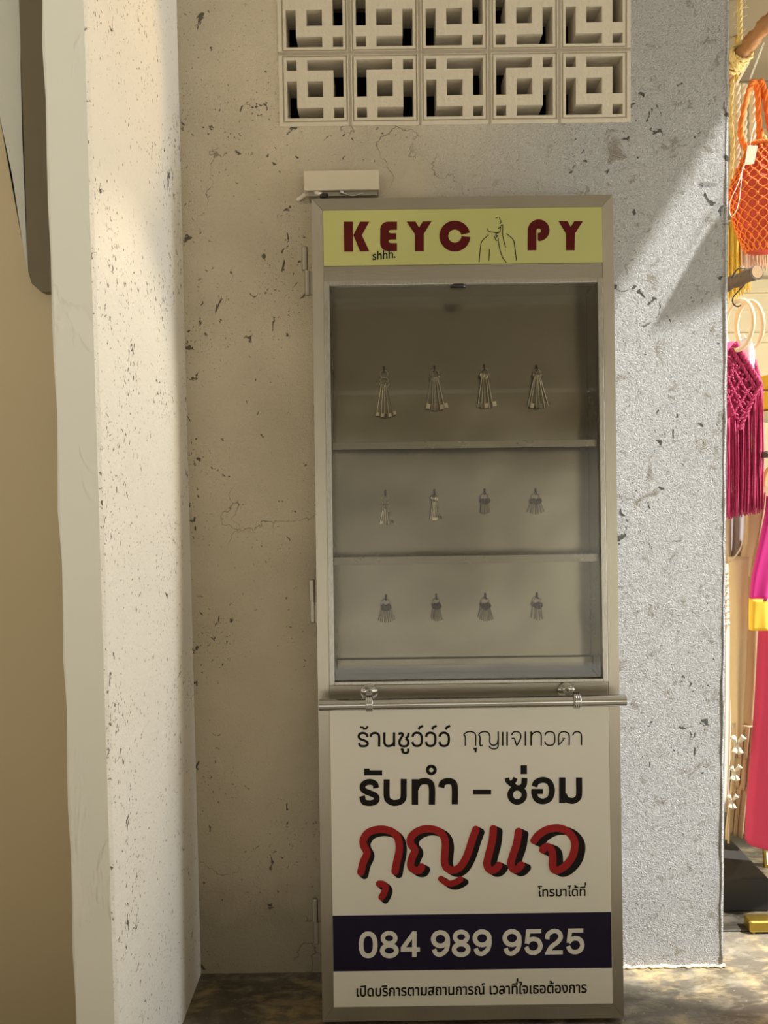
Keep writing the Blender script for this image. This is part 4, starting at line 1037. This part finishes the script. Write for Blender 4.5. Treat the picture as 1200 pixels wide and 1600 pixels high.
# tan tiered dress behind
base = at(1165, 1300, YG+.16); T = thing('tiered_dress', 'tan tiered dress with gathered ruffles hanging behind the beige one', 'dress', base)
bm = NB(); cloth_bm(bm, [(760, 1176, 1206), (850, 1168, 1204), (960, 1164, 1200), (1060, 1162, 1196), (1134, 1158, 1192)], YG+.16, base, 4, .004, .03); link('bodice', bm, MAT['beige_dark'], T, smooth=True)
for y0, y1, a0, a1, b0, b1 in ((1131, 1182, 1154, 1188, 1150, 1186), (1176, 1229, 1152, 1186, 1147, 1184), (1223, 1302, 1147, 1183, 1140, 1176)):
    bm = NB(); cloth_bm(bm, [(y0, a0+2, a1-2), (y0+6, a0, a1), ((y0+y1)/2, (a0+b0)/2, (a1+b1)/2), (y1, b0, b1)], YG+.15, base, 13, .006, .035, seed=y0); link('ruffle_tier', bm, MAT['beige_dark'], T, smooth=True)

# pink dress with yellow cuff
YP = 2.44
base = at(1195, 1320, YP); T = thing('pink_dress', 'bright pink dress with a wide yellow band at the sleeve end', 'dress', base)
bm = NB(); cloth_bm(bm, [(770, 1206, 1262), (860, 1196, 1262), (985, 1188, 1260), (1100, 1182, 1262), (1200, 1174, 1268), (1270, 1168, 1274), (1316, 1166, 1280)], YP+.03, base, 5, .006, .05, skirt=.5); link('skirt', bm, MAT['rose'], T, smooth=True)
bm = NB(); cloth_bm(bm, [(775, 1198, 1226), (800, 1196, 1224), (850, 1186, 1216), (900, 1175, 1206), (938, 1171.5, 1199)], YP-.05, base, 3, .003, .016); link('sleeve', bm, MAT['fuchsia'], T, smooth=True)
bm = NB(); cloth_bm(bm, [(935, 1171, 1199.5), (960, 1170.5, 1199.5), (984, 1171, 1200)], YP-.05, base, 3, .003, .018); link('cuff', bm, MAT['yellow_cloth'], T, smooth=True)
bm = NB(); cloth_bm(bm, [(700, 1215, 1245), (750, 1204, 1260), (800, 1202, 1262)], YP, base, 4, .003, .04); link('shoulder', bm, MAT['fuchsia'], T, smooth=True)
# wooden hanger beside it
bm = NB(); h0 = [at(x, y, YG+.25) for x, y in ((1245, 725), (1210, 728), (1196, 742), (1193, 765), (1196, 790))]; tube(bm, catmull(h0, 6), [.009]*25, 10)
tag(link('clothes_hanger', bm, MAT['hanger'], smooth=True), 'orange wooden hanger end showing right of the magenta fringe', 'hanger')
# folded yellow garments further back
for i, (y0, y1) in enumerate(((585, 608), (611, 640))):
    a, b = at(1193, y1, 3.1), at(1262, y0, 3.1); bm = NB(); box(bm, a.x, b.x, 3.06, 3.2, a.z, b.z-.002, .008)
    tag(link('folded_cloth', bm, MAT['yellow_cloth'], smooth=False), 'yellow folded cloth on the far shelf, %s of the pile' % ('top', 'bottom')[i], 'cloth', 'folded yellow cloths on the shop shelf')
a = at(1190, 645, 3.1); bm = NB(); box(bm, a.x-.01, a.x+.6, 3.03, 3.25, a.z-.03, a.z+.0025, .003); box(bm, a.x+.5, a.x+.55, 3.05, 3.23, .006, a.z-.031, .003); box(bm, a.x+.02, a.x+.05, 3.2, 3.23, .006, a.z-.031, .003)
tag(link('shop_shelf', bm, MAT['cream_wall']), 'cream shelf at the back right carrying folded yellow cloth', 'shelf')

# things on the shop floor
bm = NB(); box(bm, END+.005, 1.29, 2.45, 2.72, .0065, .12, .004); tag(link('plinth', bm, MAT['plinth']), 'low black wooden plinth on the floor behind the wall edge', 'plinth')
a = fl(1172, 1461, .0); b = fl(1215, 1461, .0); T = thing('brass_box', 'small shiny brass box on the floor at right edge', 'box', (a.x+.05, a.y+.024, 0.0065 if a.y > WALL+.17 else .0005))
bm = NB(); box(bm, -.05, .08, -.022, .022, .004, .042, .006, seg=3); link('body', bm, MAT['brass'], T)
bm = NB()
for sx_ in (-.035, .065):
    for sy_ in (-.013, .013): tube(bm, [(sx_, sy_, 0), (sx_, sy_, .004)], .006, 10)
link('feet', bm, MAT['brass'], T)
a = fl(1195, 1356, .006); T = thing('picture_frame', 'small gold edged picture frame standing at the right edge', 'picture frame', (a.x, a.y, .0065), (R(-8), 0, 0))
bm = NB()
for x0, x1, z0, z1 in ((0, .09, 0, .010), (0, .09, .062, .072), (0, .010, .010, .062), (.08, .09, .010, .062)): box(bm, x0, x1, 0, .012, z0, z1, .001)
link('moulding', bm, MAT['brass'], T)
bm = NB(); box(bm, .0102, .0798, .004, .010, .0102, .0618); link('picture', bm, MAT['sign_white'], T)

# a shawl added out of view, cut to the wedge of shade on the wall
bm = NB(); sh = 0.34
tri = [at(1142, 325, WALL), at(1100, 370, WALL), at(1060, 440, WALL), at(1016, 516, WALL), at(1052, 505, WALL), at(1085, 495, WALL), at(1142, 462, WALL), at(1190, 430, WALL), at(1190, 300, WALL)]
kk = sh/(-SUN_DIR.x); q = [p-SUN_DIR*kk for p in tri]
f0 = [bm.verts.new(p) for p in q]; f1 = [bm.verts.new(p+Vector((0, .006, .002))) for p in q]; bm.faces.new(f0); bm.faces.new(f1[::-1])
for i in range(len(q)): bm.faces.new((f0[i], f1[i], f1[(i+1) % len(q)], f0[(i+1) % len(q)]))
bmesh.ops.triangulate(bm, faces=bm.faces); bmesh.ops.recalc_face_normals(bm, faces=bm.faces)
cord = [at(x, y, WALL)-SUN_DIR*kk for x, y in ((1142, 303), (1118, 322), (1100, 345), (1082, 380), (1070, 402))]  # cord of the added shawl
tube(bm, catmull(cord, 5), .0022, 6)
tag(link('shade_blocker', bm, MAT['cream_cloth']), 'cream shawl added out of view to shade the wall', 'blocker')
